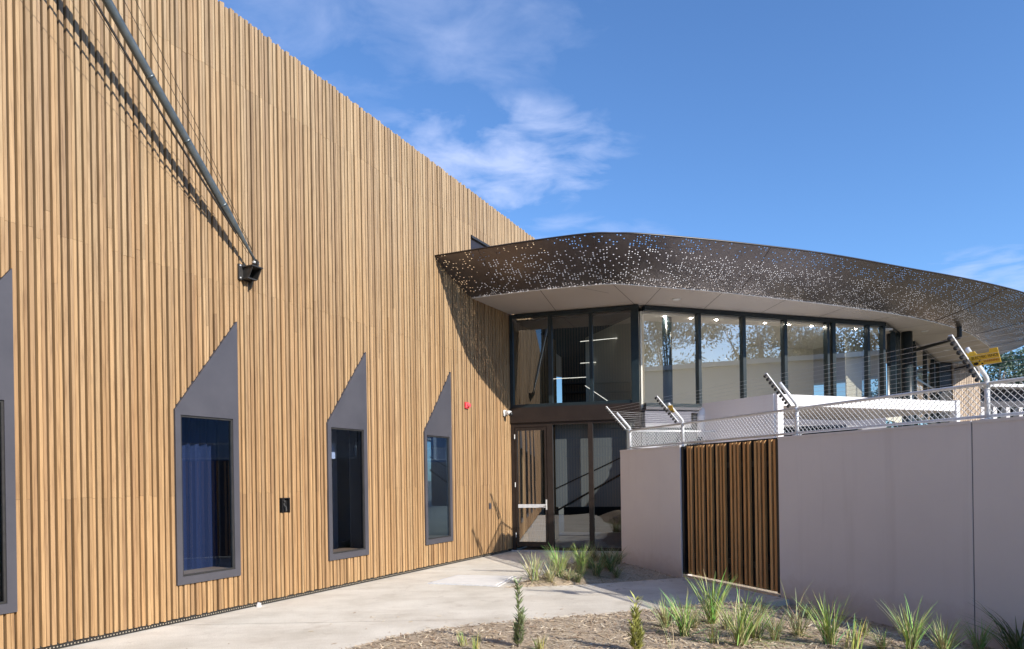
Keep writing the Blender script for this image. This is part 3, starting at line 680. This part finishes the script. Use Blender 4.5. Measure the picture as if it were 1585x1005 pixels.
q = MB(); q.box(G0, dG, nG, Z, (.07,6.9),(-2.79,-.12),(5.04,5.08)); q.build('ceiling', M['white'], pav)
fill_mat = emit('added_fill_light', (1,.91,.78), 380.0)  # added emitters that brighten the room behind the upper glazing
for u in (.7, 1.35, 2.0, 2.65, 3.3, 3.95, 4.6, 5.25, 5.9):
    for n_ in (-.26,):
        q = MB(); q.tube([GA(u,n_,5.0395), GA(u,n_,5.034)], .026, 12); q.build('downlight_or_fill', fill_mat, pav)
q = MB(); q.box(G0, dG, nG, Z, (.03,L2),(-.12,.06),(2.99,3.048)); q.build('sill', M['frame_grey'], pav)
q = MB(); q.box(G0, dG, nG, Z, (.03,L2),(-.14,.02),(.02,2.70)); q.build('wall', speckle('grey_panel', (.22,.22,.24), (.26,.26,.28), 1, .5), pav)
q = MB(); q.box(G0, dG, nG, Z, (.03,L2),(-.13,.012),(2.701,2.988)); q.build('spandrel', speckle('lavender_panel', (.10,.10,.13), (.12,.12,.15), 1, .4), pav)
q = MB(); q.box(G0, dG, nG, Z, (.03,1.9),(.0205,.03),(2.2,2.62)); q.build('window', M['navy'], pav)
# return glazing past the corner, column and second glazed wall
K0 = GA(L2, 0, 0); K1 = Vector((10.0, 18.25, 0)); K2 = Vector((11.05, 19.45, 0)); K3 = Vector((14.1, 23.35, 0))
def glaz(a, b, mull, name='side_frame'):
    d = (b-a).normalized(); n_ = Vector((d.y, -d.x, 0)); L = (b-a).length; q = MB()
    q.box(a, d, n_, Z, (0,L), (-.08,.03), (5.09,5.17)); q.box(a, d, n_, Z, (0,L), (-.08,.03), (3.05,3.13))
    for u in mull: q.box(a, d, n_, Z, (u*L-.035,u*L+.035), (-.08,.035), (3.131,5.089))
    f_ = q.build(name, M['navy'], pav); us = [0]+list(mull)+[1]
    for u, v in zip(us, us[1:]):
        if (v-u)*L < .1: continue
        q = MB(); q.quad([a+d*(u*L+.036)+n_*-.02+Z*3.13, a+d*(v*L-.036)+n_*-.02+Z*3.13, a+d*(v*L-.036)+n_*-.02+Z*5.09, a+d*(u*L+.036)+n_*-.02+Z*5.09]); q.build('pane', M['glass_upper'], f_)
    q = MB(); q.box(a, d, n_, Z, (0.02,L-.02), (-.9,-.89), (3.14,5.07)); q.build('blind', M['blind'], f_)
    return f_
glaz(K0+dG*.02, K1, (.62, .95)); glaz(K2, K3, (.04, .42, .72, .96))
q = MB(); q.box(K2, (K3-K2).normalized(), Vector(((K3-K2).normalized().y, -(K3-K2).normalized().x, 0)), Z, (0, 5), (-.1, .04), (4.12, 4.18)); q.build('transom', M['navy'], pav)
q = MB(); q.tube([(10.19,18.25,.02), (10.19,18.25,5.185)], .135, 20); q.build('column', M['navy'], pav, True)
q = MB(); q.tube([(10.62,18.9,.02), (10.62,18.9,4.92)], .07, 14); q.build('column', M['navy'], pav, True)
q = MB(); q.box((13.85,23.5,0), (.9,.436,0), (.436,-.9,0), Z, (0,.85), (0,.3), (.02,5.18)); q.build('pier', M['steel_dark'], pav)
# timber end wall
ew = MB(); ebk = MB(); eo = Vector((14.62, 23.55, 0)); ed = Vector((.93,.368,0)).normalized(); en = Vector((ed.y,-ed.x,0)); u = 0; rr = random.Random(9)
ebk.box(eo, ed, en, Z, (0,1.32), (-.1,-.002), (.02,5.18))
while u < 1.30:
    c = rr.choice(UP); kq = rr.uniform(.9, 1.15); ew.box(eo, ed, en, Z, (u,u+.06), (0,.04), (.05,5.17), tuple(v*kq for v in c)); u += .083
ew.build('end_wall', M['timber'], pav); ebk.build('wall_core', M['bronze'], pav)
for a, b, t in (((11.30,17.86,4.96),(11.02,19.4,4.90),5.38),((14.62,21.85,4.96),(14.75,23.7,4.97),5.40)):
    q = MB(); q.tube([(a[0],a[1],t), a], .055, 10); q.tube([a, b], .045, 8); q.build('bracket', M['plastic_black'], pav)

# white porch annex behind the fence
po = thing('entry_porch', 'low white flat roofed porch behind the boundary fence', 'porch', (4.7, 12.5, 0))
p0 = Vector((4.66,12.46,0)); p1 = Vector((8.98,14.28,0)); p2 = Vector((3.80,14.0,0)); dp_ = (p1-p0).normalized(); np_ = Vector((dp_.y,-dp_.x,0)); dq = (p2-p0).normalized(); nq = Vector((-dq.y,dq.x,0)); LP = (p1-p0).length
q = MB(); q.box(p0, dp_, np_, Z, (.10,LP-.08), (-.12,0), (2.80,3.0)); q.build('fascia', M['white'], po)
q = MB(); q.box(p0, dp_, np_, Z, (.10,LP-.08), (-2.35,-.125), (2.80,2.86)); q.build('roof', M['offwhite'], po)
q = MB(); q.box(p0, dq, nq, Z, (.015,1.75), (-.10,.06), (0,3.0)); q.build('side_wall', M['render'], po)
q = MB(); q.box(p0, dp_, np_, Z, (-.03,.098), (-.05,.055), (0,3.01)); q.build('column', M['white'], po)
q = MB(); q.box(p0, dp_, np_, Z, (LP-.078,LP+.02), (-.12,.03), (0,3.02)); q.build('column', M['white'], po)
q = MB(); q.box(p0, dp_, np_, Z, (.3,LP-.1), (-2.3,-2.2), (0,2.62)); q.build('back_wall', M['frame_grey'], po)
q = MB(); q.box(p0, dp_, np_, Z, (.4,LP-.3), (-2.19,-2.15), (2.45,2.60)); q.build('window', M['navy'], po)
# curved vent cowl on the porch roof corner
vc = thing('vent_cowl', 'white curved vent cowl beside the porch wall', 'vent', (3.62, 13.85, 2.6))
q = MB(); pts = [Vector((3.72,13.95,2.35)), Vector((3.72,13.95,2.72))]+[Vector((3.72,13.95,2.72))+Vector((.26*(1-cos(a)), .1*(1-cos(a)), .22*sin(a))) for a in (R(20),R(45),R(70),R(90))]+[Vector((4.3,14.15,2.94))]
q.tube(pts, .075, 14); q.build('hood', M['white'], vc, True)
q = MB(); q.tube([Vector((3.60,13.97,2.45)), Vector((3.60,13.97,2.82))], .06, 10); q.build('flue', M['plastic_black'], vc, True)

# ------------------------------------------------------------------ boundary walls, gate
def wall_thing(name, label, t0, t1, ret=False):
    o = thing(name, label, 'wall', WR((t0+t1)/2, 0, 0), 'rendered boundary walls')
    q = MB(); q.box(A0, dW, nW, Z, (t0,t1), (-.2,0), (-.33,2.05)); q.build('panel', M['render'], o)
    q = MB(); q.box(A0, dW, nW, Z, (t0-.0 if t0 > 0 else t0-.004, t1), (-.206,.006), (2.0505,2.08)); q.build('coping', M['render'], o)
    return o
w1 = wall_thing('boundary_wall', 'short mauve grey rendered wall between the garden bed and the timber gate', 0, 1.90)
RB = Vector((4.35, 13.95, 0)); rd = (RB-A0).normalized(); rn = Vector((rd.y, -rd.x, 0))
q = MB(); q.box(A0, rd, rn, Z, (.21, 2.2), (-.2, -.0), (-.33, 2.05)); q.build('return_wall', M['render'], w1)
wall_thing('boundary_wall', 'long mauve grey rendered wall between the timber gate and its vertical joint', 4.11, 6.728)
w3 = wall_thing('boundary_wall', 'mauve grey rendered wall beyond the vertical joint at the right edge', 6.742, 11.5)
q = MB(); q.box(A0, dW, nW, Z, (6.7285,6.7415), (-.19,-.006), (-.3,2.07)); q.build('joint_sealant', mat('sealant', (.22,.22,.24), .7), w3)
gt = thing('timber_gate', 'closed gate of upright brown timber battens set in the boundary wall', 'gate', WR(3, 0, 0))
q = MB(); q.box(A0, dW, nW, Z, (1.905,4.105), (-.13,-.10), (.03,2.078)); q.build('backing', M['black'], gt)
for a, b in ((1.903,1.96),(4.04,4.107)):
    q = MB(); q.box(A0, dW, nW, Z, (a,b), (-.0995,-.02), (.03,2.06)); q.build('post', M['plastic_black'], gt)
for z_ in (.3, 1.7):
    q = MB(); q.box(A0, dW, nW, Z, (1.961,4.039), (-.0995,-.0805), (z_,z_+.08)); q.build('rail', M['plastic_black'], gt)
q = MB(); rg = random.Random(21)
for t in [2.043,2.119,2.25,2.337,2.421,2.55,2.636,2.769,2.859,2.937,3.092,3.177,3.258,3.38,3.474,3.612,3.689,3.775,3.902,3.988]:
    c = rg.choice([(.60,.335,.13),(.53,.285,.11),(.66,.395,.17),(.56,.325,.14)]); kq = rg.uniform(.85,1.12)
    q.box(A0, dW, nW, Z, (t-.021,t+.021), (-.080,-.045+rg.uniform(-.003,.003)), (.035+rg.uniform(0,.02),2.055+rg.uniform(-.006,.006)), tuple(v*kq for v in c))
q.build('batten', M['gate_timber'], gt)
q = MB(); q.box(A0, dW, nW, Z, (1.98,4.10), (-.02,.02), (-.06,.022)); q.build('sill', speckle('pale_edge', (.55,.45,.33),(.65,.55,.42), 14, .8), gt)

# ------------------------------------------------------------------ security fence on the wall
fe = thing('security_fence', 'galvanised chain link fence with angled electric wire arms along the wall top', 'fence', WR(3, -.1, 2.08))
FN = -.10; ZT, ZB = 2.44, 2.105
POSTS = [.19, 1.845, 4.345, 6.82, 9.3]
ard = (nW*.70+Z*.72).normalized()
def arm_pts(p):  # gentle bend into the arm
    return [p, p+Z*.03, p+Z*.05+nW*.012, p+Z*.075+nW*.036, p+Z*.05+nW*.012+ard*.36]
INS = []
for i, t in enumerate(POSTS):
    b = WR(t, FN, 2.081); top = WR(t, FN, ZT)
    q = MB(); q.tube([b, top], .024, 12); q.tube([b, b+Z*.012], .06, 10); q.tube([top-Z*.05, top+Z*.005], .031, 12); po_ = q.build('post', M['galv'], fe, True)
    q = MB(); q.tube(arm_pts(top), .021, 10); q.build('outrigger', M['galv'], po_, True)
    s0 = top+Z*.05+nW*.06; off = (nW*.72-Z*.70)*.045
    q = MB(); u_ = dW
    q.box(s0+off, ard, u_, ard.cross(u_), (.0,.56), (-.02,.02), (-.007,.007)); q.build('insulator_bar', M['galv'], po_)
    q = MB(); wp = []
    for k_ in range(10):
        c = s0+off*1.75+ard*(.03+k_*.057); q.ball(c, .021, 8, 5); q.tube([c-off.normalized()*.03, c], .009, 6); wp.append(c+off.normalized()*.012)
    q.build('insulator', M['plastic_black'], po_); INS.append(wp)
wi = MB()
for a, b in zip(INS, INS[1:]):
    for p, r_ in zip(a, b):
        wi.tube([p, (p+r_)/2-Z*.006, r_], .0014, 4, False)
wi.build('electric_wire', M['galv'], fe)
ra = MB(); ra.tube([WR(POSTS[0],FN,ZT-.012), WR(12,FN,ZT-.012)], .018, 10); ra.build('top_rail', M['galv'], fe, True)
ra = MB(); ra.tube([WR(POSTS[0],FN,ZB+.012), WR(12,FN,ZB+.012)], .015, 10); ra.build('bottom_rail', M['galv'], fe, True)
def chain(p0, d, L, z0, z1, pitch=.064, r=.0032):
    q = MB(); h = z1-z0; t = -h
    nn = Vector((d.y, -d.x, 0))
    def wire(a, b, o):
        q.tube([a+nn*o, b+nn*o], r, 3, False)
    while t < L:
        a, b = max(t, 0), min(t+h, L)
        if b > a:
            wire(p0+d*a+Z*(z0+(a-t)), p0+d*b+Z*(z0+(b-t)), .0025); wire(p0+d*a+Z*(z1-(a-t)), p0+d*b+Z*(z1-(b-t)), -.0025)
        t += pitch
    return q
chain(WR(POSTS[0],FN,0)-Z*0, dW, 9.5, ZB+.01, ZT-.01).build('chain_link', M['galv'], fe)
# return run to the back post
rp0 = WR(POSTS[0], FN, 0); rp1 = Vector((4.35, 13.85, 0)); rdd = (rp1-rp0).normalized(); RL = (rp1-rp0).length
ra = MB(); ra.tube([rp0+Z*(ZT-.02), rp1+Z*(ZT+.0)], .017, 10); ra.tube([rp0+Z*(ZB+.02), rp1+Z*(ZB+.02)], .017, 10); ra.build('return_rail', M['galv'], fe, True)
chain(rp0, rdd, RL, ZB+.02, ZT-.02).build('return_mesh', M['galv'], fe)
q = MB(); q.tube([rp1+Z*2.05, rp1+Z*ZT], .024, 12); q.tube([rp1+Z*ZT, rp1+Z*(ZT+.05)-rdd*.02, rp1+Z*(ZT+.28)-rdd*.28], .02, 10); bp_ = q.build('post', M['galv'], fe, True)
q = MB()
for k_ in range(9): q.ball(rp1+Z*(ZT+.04+.028*k_)-rdd*(.06+.028*k_), .015, 6, 4)
q.build('insulator', M['plastic_black'], bp_)
rw2 = MB()
for k_ in range(9): rw2.tube([rp1+Z*(ZT+.04+.028*k_)-rdd*(.06+.028*k_), INS[0][k_]], .0012, 4, False)
rw2.build('electric_wire', M['galv'], fe)
# warning signs hung on the wires
def sign(t, along, label, wd, hh, lines):
    o = thing('warning_sign', label, 'sign', WR(t, FN, 2.6), 'yellow electric fence signs')
    P0 = WR(t, FN, ZT)+Z*.05+nW*.06+(nW*.72-Z*.70)*(-.006)+ard*along
    ex = dW.copy(); ey = (Z*.93+nW*.36).normalized(); ez = ex.cross(ey).normalized()
    if ez.dot(nW) < 0: ez = -ez
    P0 = P0+ez*.045
    out = [(-.02,0),(wd,0),(wd,hh),(wd-.07,hh),(wd-.085,hh*.78),(.075,hh*.78),(.06,hh),(-.02,hh)]
    q = MB(); q.prism([P0+ex*a+ey*b for a, b in out], ez*.003); q.build('plate', M['yellow'], o)
    # bolt symbol, black
    q = MB(); fz = ez*.0035; sx_, sy_ = .02, hh*.06
    q.prism([P0+ex*(sx_+a)+ey*(sy_+b)+fz for a, b in ((0,.012),(.022,0),(.045,.006),(.052,.022),(.036,.03),(.012,.028))], ez*.001)
    q.prism([P0+ex*(sx_+a)+ey*(sy_+b)+fz for a, b in ((.056,.034),(.07,.026),(.066,.038),(.084,.045),(.064,.05))], ez*.001)
    q.prism([P0+ex*(sx_+a)+ey*(sy_+b)+fz for a, b in ((.072,.006),(.09,.002),(.096,.012),(.08,.018))], ez*.001)
    q.build('emblem', M['ink'], o)
    for txt, x, y, size, m_ in lines:
        cu = bpy.data.curves.new('lettering', 'FONT'); cu.body = txt; cu.size = size; cu.extrude = .0006; cu.materials.append(m_)
        tx = bpy.data.objects.new('lettering', cu); C.objects.link(tx); tx.parent = o
        Mx = Matrix((( ex.x, ey.x, ez.x, 0), (ex.y, ey.y, ez.y, 0), (ex.z, ey.z, ez.z, 0), (0, 0, 0, 1)))
        # text reads left to right for a viewer on the path side
        tx.matrix_parent_inverse = Matrix.Translation(-o.location)
        tx.matrix_world = Matrix.Identity(4); bpy.context.view_layer.update()
        me = bpy.data.meshes.new_from_object(tx.evaluated_get(bpy.context.evaluated_depsgraph_get())); bpy.data.objects.remove(tx)
        me.transform(Matrix.Translation(P0+ex*x+ey*y+ez*.0042) @ Mx); tx = bpy.data.objects.new('lettering', me); C.objects.link(tx); tx.parent = o
        tx.matrix_parent_inverse = Matrix.Translation(-o.location)
    return o
sign(6.82, .14, 'yellow warning sign with black lettering on the arm at the right edge', .275, .145,
     [('ELECTRIC FENCE', .018, .070, .033, M['ink']), ('WARNING', .120, .025, .030, M['ink_red'])])
sign(1.845, .17, 'yellow warning sign seen edge on, on the arm left of the timber gate', .10, .12, [('ELECTRIC', .005, .07, .018, M['ink_red'])])

# ------------------------------------------------------------------ far buildings and trees on the right
fb = thing('far_building', 'distant white roofed building with pale columns at the right edge', 'building', (22, 31, 0))
fo = Vector((19.3,30.5,0)); fd = Vector((.97,.24,0)).normalized(); fn = Vector((fd.y,-fd.x,0))
q = MB(); q.box(fo, fd, fn, Z, (0,14), (-5,.9), (5.12,5.24)); q.build('roof', M['white'], fb)
q = MB(); q.box(fo, fd, fn, Z, (0,14), (-.2,.1), (4.35,5.115)); q.build('fascia', M['frame_grey'], fb)
for u in (.3,.95,1.6,2.3,3.0,3.8,5,6.5,8):
    q = MB(); q.box(fo, fd, fn, Z, (u,u+.2), (-.15,.12), (0,4.34)); q.build('column', M['offwhite'], fb)
q = MB(); q.box(fo, fd, fn, Z, (0,14), (-.5,-.4), (0,4.34)); q.build('wall', M['navy'], fb)
for u in (.5,1.75,3.2):
    q = MB(); q.box(fo, fd, fn, Z, (u+.05,u+.42), (-.39,-.35), (1,4.0)); q.build('window', M['blind'], fb)

def tree_mesh(seed, h, cr, leafn, lc, leaf=.16, trunk_h=.45):
    r = random.Random(seed); tm = MB(); lm = MB()
    tm.tube([(0,0,0), (.05*h*.1,0,h*.2), (-.02*h,.01*h,h*trunk_h), (.01*h,-.02*h,h*.75)], [h*.022,h*.018,h*.013,h*.005], 8)
    cl = []
    for i in range(34):
        a = r.uniform(0, 2*pi); e = r.uniform(trunk_h*.8, 1.0); rad = cr*math.sqrt(r.random())*(1-.45*abs(e-.68)/.35)
        c = Vector((cos(a)*rad, sin(a)*rad, h*e-h*.06)); cl.append((c, r.uniform(.12,.24)*cr*1.5, r.uniform(.6,1.35)))
        if i < 12: tm.tube([(0,0,h*r.uniform(.3,.55)), tuple(c*.6+Vector((0,0,h*.16))), tuple(c)], [h*.008,h*.005,h*.0015], 5)
    for i in range(leafn):
        c, s_, k_ = r.choice(cl); p = c+Vector((r.gauss(0,.5), r.gauss(0,.5), r.gauss(0,.38)))*s_
        d = Vector((r.uniform(-1,1), r.uniform(-1,1), r.uniform(-1.2,.4))).normalized()*leaf*r.uniform(.5,1.2); q_ = d.orthogonal().normalized()*leaf*.28
        q_.rotate(Matrix.Rotation(r.uniform(0, pi), 3, d.normalized()))
        kc = k_*r.uniform(.75,1.25); col = tuple(v*kc for v in lc)
        lm.quad([p-d, p+q_, p+d, p-q_], col)
    return tm, lm
bark = speckle('bark', (.20,.16,.13), (.34,.29,.24), 6, .9)
def tree(seed, h, cr, n, lc, loc, label, group, leaf=.16):
    o = thing('gum_tree', label, 'tree', (0, 0, 0), group); tm, lm = tree_mesh(seed, h, cr, n, lc, leaf)
    tm.build('trunk', bark, o, True); lm.build('crown', M['leaf'], o, False, False); o.location = loc; return o
ta = tree(1, 10.8, 3.6, 6500, (.075,.115,.065), (31.0,45,-.35), 'blue green tree behind the far building, nearest the pavilion end wall', 'trees at the right edge', .17)
for (x, y, sc_, rz, lb) in ((34.6,46.5,.98,2.1,'leafy tree rising over the roof of the far building'),(38,49,1.1,4.0,'distant tree at the far right edge above the roof'),(29.5,52,1.0,1.1,'far tree glimpsed between the pavilion and the nearer tree')):
    c = copy_tree(ta); c.location = (x, y, -.35); c.rotation_euler.z = rz; c.scale = (sc_,)*3; c['label'] = lb
tb = tree(2, 12.5, 4.6, 12000, (.15,.16,.085), (49,-13,-.35), 'tall gum tree behind the viewer, seen mirrored in the upper glazing', 'trees mirrored in the glazing', .17)
for i, (x, y, sc_, rz) in enumerate(((44,-6,.95,1),(55,-3,1.2,2),(46,-21,1.15,3),(39,-27,1.05,4),(56,-17,1.3,5),(34,-35,1.15,.5),(60,4,1.2,1.6),(27,-42,1.1,2.6),(52,8,1.0,3.3),(66,13,1.25,.2),(57,17,1.1,2.2))):
    c = copy_tree(tb); c.location = (x, y, -.35); c.rotation_euler.z = rz; c.scale = (sc_*1.1, sc_*1.1, sc_*1.35)
nb = thing('long_shed', 'long pale lavender shed behind the viewer, mirrored low in the upper glazing', 'building', (32, 0, -.35))
no = Vector((32, 0, -.35)); nx_ = Vector((.52, .854, 0)); ny_ = Vector((-.854, .52, 0))
q = MB(); q.box(no, nx_, ny_, Z, (-30, 32), (-3.5, 0), (0, 8.9)); q.build('wall', speckle('pale_cladding', (.40,.385,.42), (.45,.43,.465), .3, .7), nb)
q = MB(); q.box(no, nx_, ny_, Z, (-30.3, 32.3), (-3.8, .35), (8.905, 9.2)); q.build('roof', M['offwhite'], nb)
for u in (-22, -14, -6, 2, 10, 18, 26):
    q = MB(); q.box(no, nx_, ny_, Z, (u, u+2.6), (.003, .05), (1.2, 2.6)); q.build('window', M['navy'], nb)

# ------------------------------------------------------------------ plants
def blade(mb, base, az, lean, L, wd, col, tipc, r, droop=1.0):
    d = Vector((cos(az), sin(az), 0)); p = Vector(base); a = lean; prev = None; n = 5; side = Vector((-sin(az), cos(az), 0))
    tw = r.uniform(-.6, .6); side = (side*cos(tw)+d*sin(tw)).normalized()
    for i in range(n+1):
        t = i/n; ww = wd*(1-t**2.2)*(.65+.35*min(1, t*4))+.0004
        cur = (p-side*ww, p+side*ww)
        if prev: mb.quad([prev[0], prev[1], cur[1], cur[0]], tuple(u*(1-t)+v*t for u, v in zip(col, tipc)))
        prev = cur; a += droop*r.uniform(.10, .22)*(L/.5); p = p+(d*sin(a)+Z*cos(a))*(L/n)
def tuft(seed, n, L, spread, green, dry=.12, wd=.0055, droop=1.0, flat=0):
    r = random.Random(seed); mb = MB()
    for i in range(n):
        g_ = tuple(v*r.uniform(.7,1.35) for v in green); c0 = (.42,.36,.20) if r.random() < .5 else tuple(v*.9 for v in g_)
        if r.random() < dry: g_ = (.46,.40,.22); c0 = (.42,.34,.2)
        ln = r.uniform(.05, spread) if i > flat else r.uniform(.9, 1.35)
        blade(mb, (r.gauss(0,.022), r.gauss(0,.022), -.02), r.uniform(0, 2*pi), ln, L*r.uniform(.55,1.05), wd*r.uniform(.7,1.3), c0, g_, r, droop)
    return mb
PRO = {}
for nm, a in dict(tall=(1,95,.62,.34,(.29,.42,.12),.10,.0050,.6,14), mid=(2,90,.46,.50,(.29,.36,.14),.16,.0052,.8,20), pale=(3,80,.40,.50,(.37,.40,.21),.3,.005,.9,20), dark=(4,80,.58,.55,(.10,.17,.055),.06,.0062,1.0,10), small=(5,34,.22,.42,(.36,.39,.12),.25,.004,.7,4), mat=(9,130,.42,.95,(.13,.17,.06),.45,.0055,.55,45), wisp=(6,9,.50,.35,(.34,.30,.15),.5,.003,.7,0)).items():
    PRO[nm] = tuft(*a)
BU = {}
def put(kind, x, y, s, rz, label, group='grass tufts in the mulch beds'):
    if kind not in BU: BU[kind] = o = PRO[kind].build('grass_tuft', M['leaf'], None, False, False)
    else: o = BU[kind].copy(); C.objects.link(o)
    o.location = (x, y, bed_h(x, y)+.005); o.rotation_euler.z = rz; o.scale = (s, s, s*random.uniform(.92, 1.14))
    tag(o, label, 'grass', group); return o
put('pale', 0.30, 10.66, 1.32, 0.3, 'pale sunlit grass tuft at the left tip of the upper bed')
put('tall', 0.70, 10.83, 0.94, 1.2, 'tall green grass tuft leaning beside the entrance path, in the upper bed')
put('tall', 1.06, 11.04, 0.84, 2.9, 'upright dark green tuft in front of the lower entrance glass')
put('pale', 0.55, 10.64, 0.93, 2.2, 'dry pale tuft in front of the leaning tall tuft in the upper bed')
put('dark', 1.53, 11.18, 0.84, 4.0, 'dark arching tuft nearest the end of the short rendered wall')
put('dark', 1.29, 10.94, 0.83, 1.0, 'flattened dark tuft in the middle of the upper bed')
put('mid', 1.50, 11.72, 0.89, 5.0, 'shaded tuft at the foot of the entrance glass by the wall end')
put('dark', 0.97, 10.65, 0.52, 3.3, 'low green tuft near the front edge of the upper bed')
put('pale', 0.83, 10.71, 0.72, 1.3, 'low bleached tuft behind the front edge of the upper bed')
put('dark', 1.59, 10.93, 0.50, 2.3, 'low dark tuft against the base of the short rendered wall')
put('mid', 1.37, 6.45, 0.75, 0.4, 'small leaning tuft at the path edge, first left of the gate tufts')
put('tall', 1.46, 6.10, 0.77, 1.7, 'bushy green tuft in front of the left side of the timber gate')
put('tall', 1.84, 6.61, 0.90, 3.6, 'tall narrow tuft standing in front of the middle of the gate')
put('small', 1.62, 5.82, 0.88, 0.9, 'short green tuft directly below the tall narrow one')
put('tall', 1.82, 5.72, 0.91, 5.2, 'largest bright tuft in front of the right half of the gate')
put('mid', 2.01, 5.94, 0.87, 0.9, 'medium tuft growing against the right side of the largest bright tuft')
put('mid', 2.16, 5.88, 0.63, 2.5, 'medium tuft in front of the black gate post')
put('wisp', 2.44, 6.28, 1.03, 1.1, 'thin straw coloured wispy tuft where gate and long wall meet')
put('pale', 2.41, 6.03, 0.78, 4.6, 'dry pale tuft leaning beside the wispy straw tuft')
put('tall', 2.53, 5.72, 0.77, 2.2, 'dense green tuft before the long wall, first right of the gate')
put('small', 2.63, 5.50, 1.23, 3.0, 'short yellow green tuft at the bottom edge before the long wall')
put('mid', 2.84, 5.49, 0.49, 1.5, 'low tuft between the two dense tufts before the long wall')
put('tall', 3.01, 5.39, 0.70, 4.4, 'dense bright tuft before the middle of the long wall')
put('mid', 3.25, 5.38, 0.74, 0.2, 'spreading tuft left of the vertical wall joint')
put('tall', 4.21, 6.44, 0.63, 3.9, 'upright tuft growing right at the vertical wall joint')
put('dark', 4.49, 6.33, 1.17, 2.0, 'large dark green tuft in the bottom right corner')
put('small', -0.43, 5.87, 0.68, 0.5, 'tiny yellow green tuft at the path edge left of the tall shrub')
put('small', -0.31, 5.69, 0.71, 2.8, 'small yellow tuft at the bottom edge left of the tall shrub')
put('small', 0.20, 5.66, 0.76, 1.9, 'small yellow tuft at the bottom edge right of the tall shrub')
put('wisp', 1.23, 5.67, 0.70, 2.0, 'few dry straw stalks beside the yellow green shrub')
put('pale', 1.63, 6.43, 0.56, 5.1, 'flattened bleached tuft behind the bushy green tuft')
put('pale', 1.89, 6.32, 0.59, 0.2, 'straw coloured tuft lying behind the largest bright tuft')
put('small', 2.48, 7.10, 0.76, 4.1, 'small shaded tuft on the mulch in front of the gate sill')
put('dark', 2.79, 6.75, 0.38, 0.8, 'shaded dark tuft at the foot of the long wall by the gate')
put('mid', 2.96, 5.99, 0.37, 2.8, 'shaded tuft close to the long wall, behind the short yellow green one')

put('mat', 1.12, 11.55, .95, .4, 'sprawling matted grass in the centre of the upper bed', 'matted grasses in the upper bed')
put('mat', 1.55, 11.55, .9, 2.4, 'matted grass against the left end of the short rendered wall', 'matted grasses in the upper bed')
put('mat', .80, 11.30, .7, 4.4, 'matted grass behind the sunlit pale tufts', 'matted grasses in the upper bed')
put('mat', 1.40, 12.4, .9, 1.4, 'matted grass nearest the lower entrance glass', 'matted grasses in the upper bed')
put('dark', 1.22, 11.35, .55, 2.6, 'low dark tuft just behind the flattened tuft in the upper bed', 'grass tufts in the mulch beds')
put('mid', 1.05, 10.98, .62, 4.2, 'low fine tuft at the middle of the upper bed front edge', 'grass tufts in the mulch beds')
put('dark', 1.75, 11.9, .7, .6, 'dark tuft close behind the end of the short rendered wall', 'grass tufts in the mulch beds')
put('mid', .62, 11.25, .6, 3.1, 'fine tuft between the leaning tall tuft and the path', 'grass tufts in the mulch beds')
put('mat', 2.0, 5.95, .55, 3.4, 'dry matted grass between the largest bright tuft and the gate post', 'matted grasses in the front bed')

def shrub(seed, h, green, label, loc, wid, ll):
    r = random.Random(seed); o = thing('shrub', label, 'shrub', (0, 0, 0), 'young shrubs in the front bed'); tm = MB(); lm = MB()
    stems = [(h, 0, 0, .5)]+[(h*r.uniform(.25,.6), r.uniform(.12,.42), r.uniform(0, 2*pi), 1) for _ in range(6)]
    for hh, ln, az, _ in stems:
        pts = [Vector((cos(az)*sin(ln)*hh*t**.8, sin(az)*sin(ln)*hh*t**.8, -.02+hh*t))+Vector((r.uniform(-.006,.006), r.uniform(-.006,.006), 0)) for t in (0,.25,.5,.75,1)]
        tm.tube(pts, [.006,.005,.004,.003,.0015], 6)
        for i in range(int(hh*165)):
            t = r.uniform(.10, 1.0); j = min(3, int(t*4)); p = pts[j].lerp(pts[j+1], t*4-j); a = r.uniform(0, 2*pi); up = r.uniform(.7,1.7)
            d = (Vector((cos(a), sin(a), 0))+Z*up).normalized()*ll*r.uniform(.6,1.2); sd = Vector((-sin(a), cos(a), 0))*ll*.13; bend = Vector((cos(a), sin(a), 0))*ll*.12
            kc = r.uniform(.7,1.35); c = tuple(v*kc for v in green)
            lm.quad([p, p+d*.5-sd, p+d+bend, p+d*.5+sd], c)
    tm.build('stem', bark, o); lm.build('foliage', M['leaf'], o, False, False); o.location = loc; return o
shrub(4, .54, (.22,.27,.13), 'upright narrow leafed shrub at the bottom edge, in front of the pale path', (0.034, 5.820, bed_h(0.034, 5.820)), .1, .075)
shrub(8, .43, (.34,.35,.10), 'yellow green leafy shrub at the bottom edge, left of the grass tufts', (0.958, 5.570, bed_h(0.958, 5.570)), .1, .085)
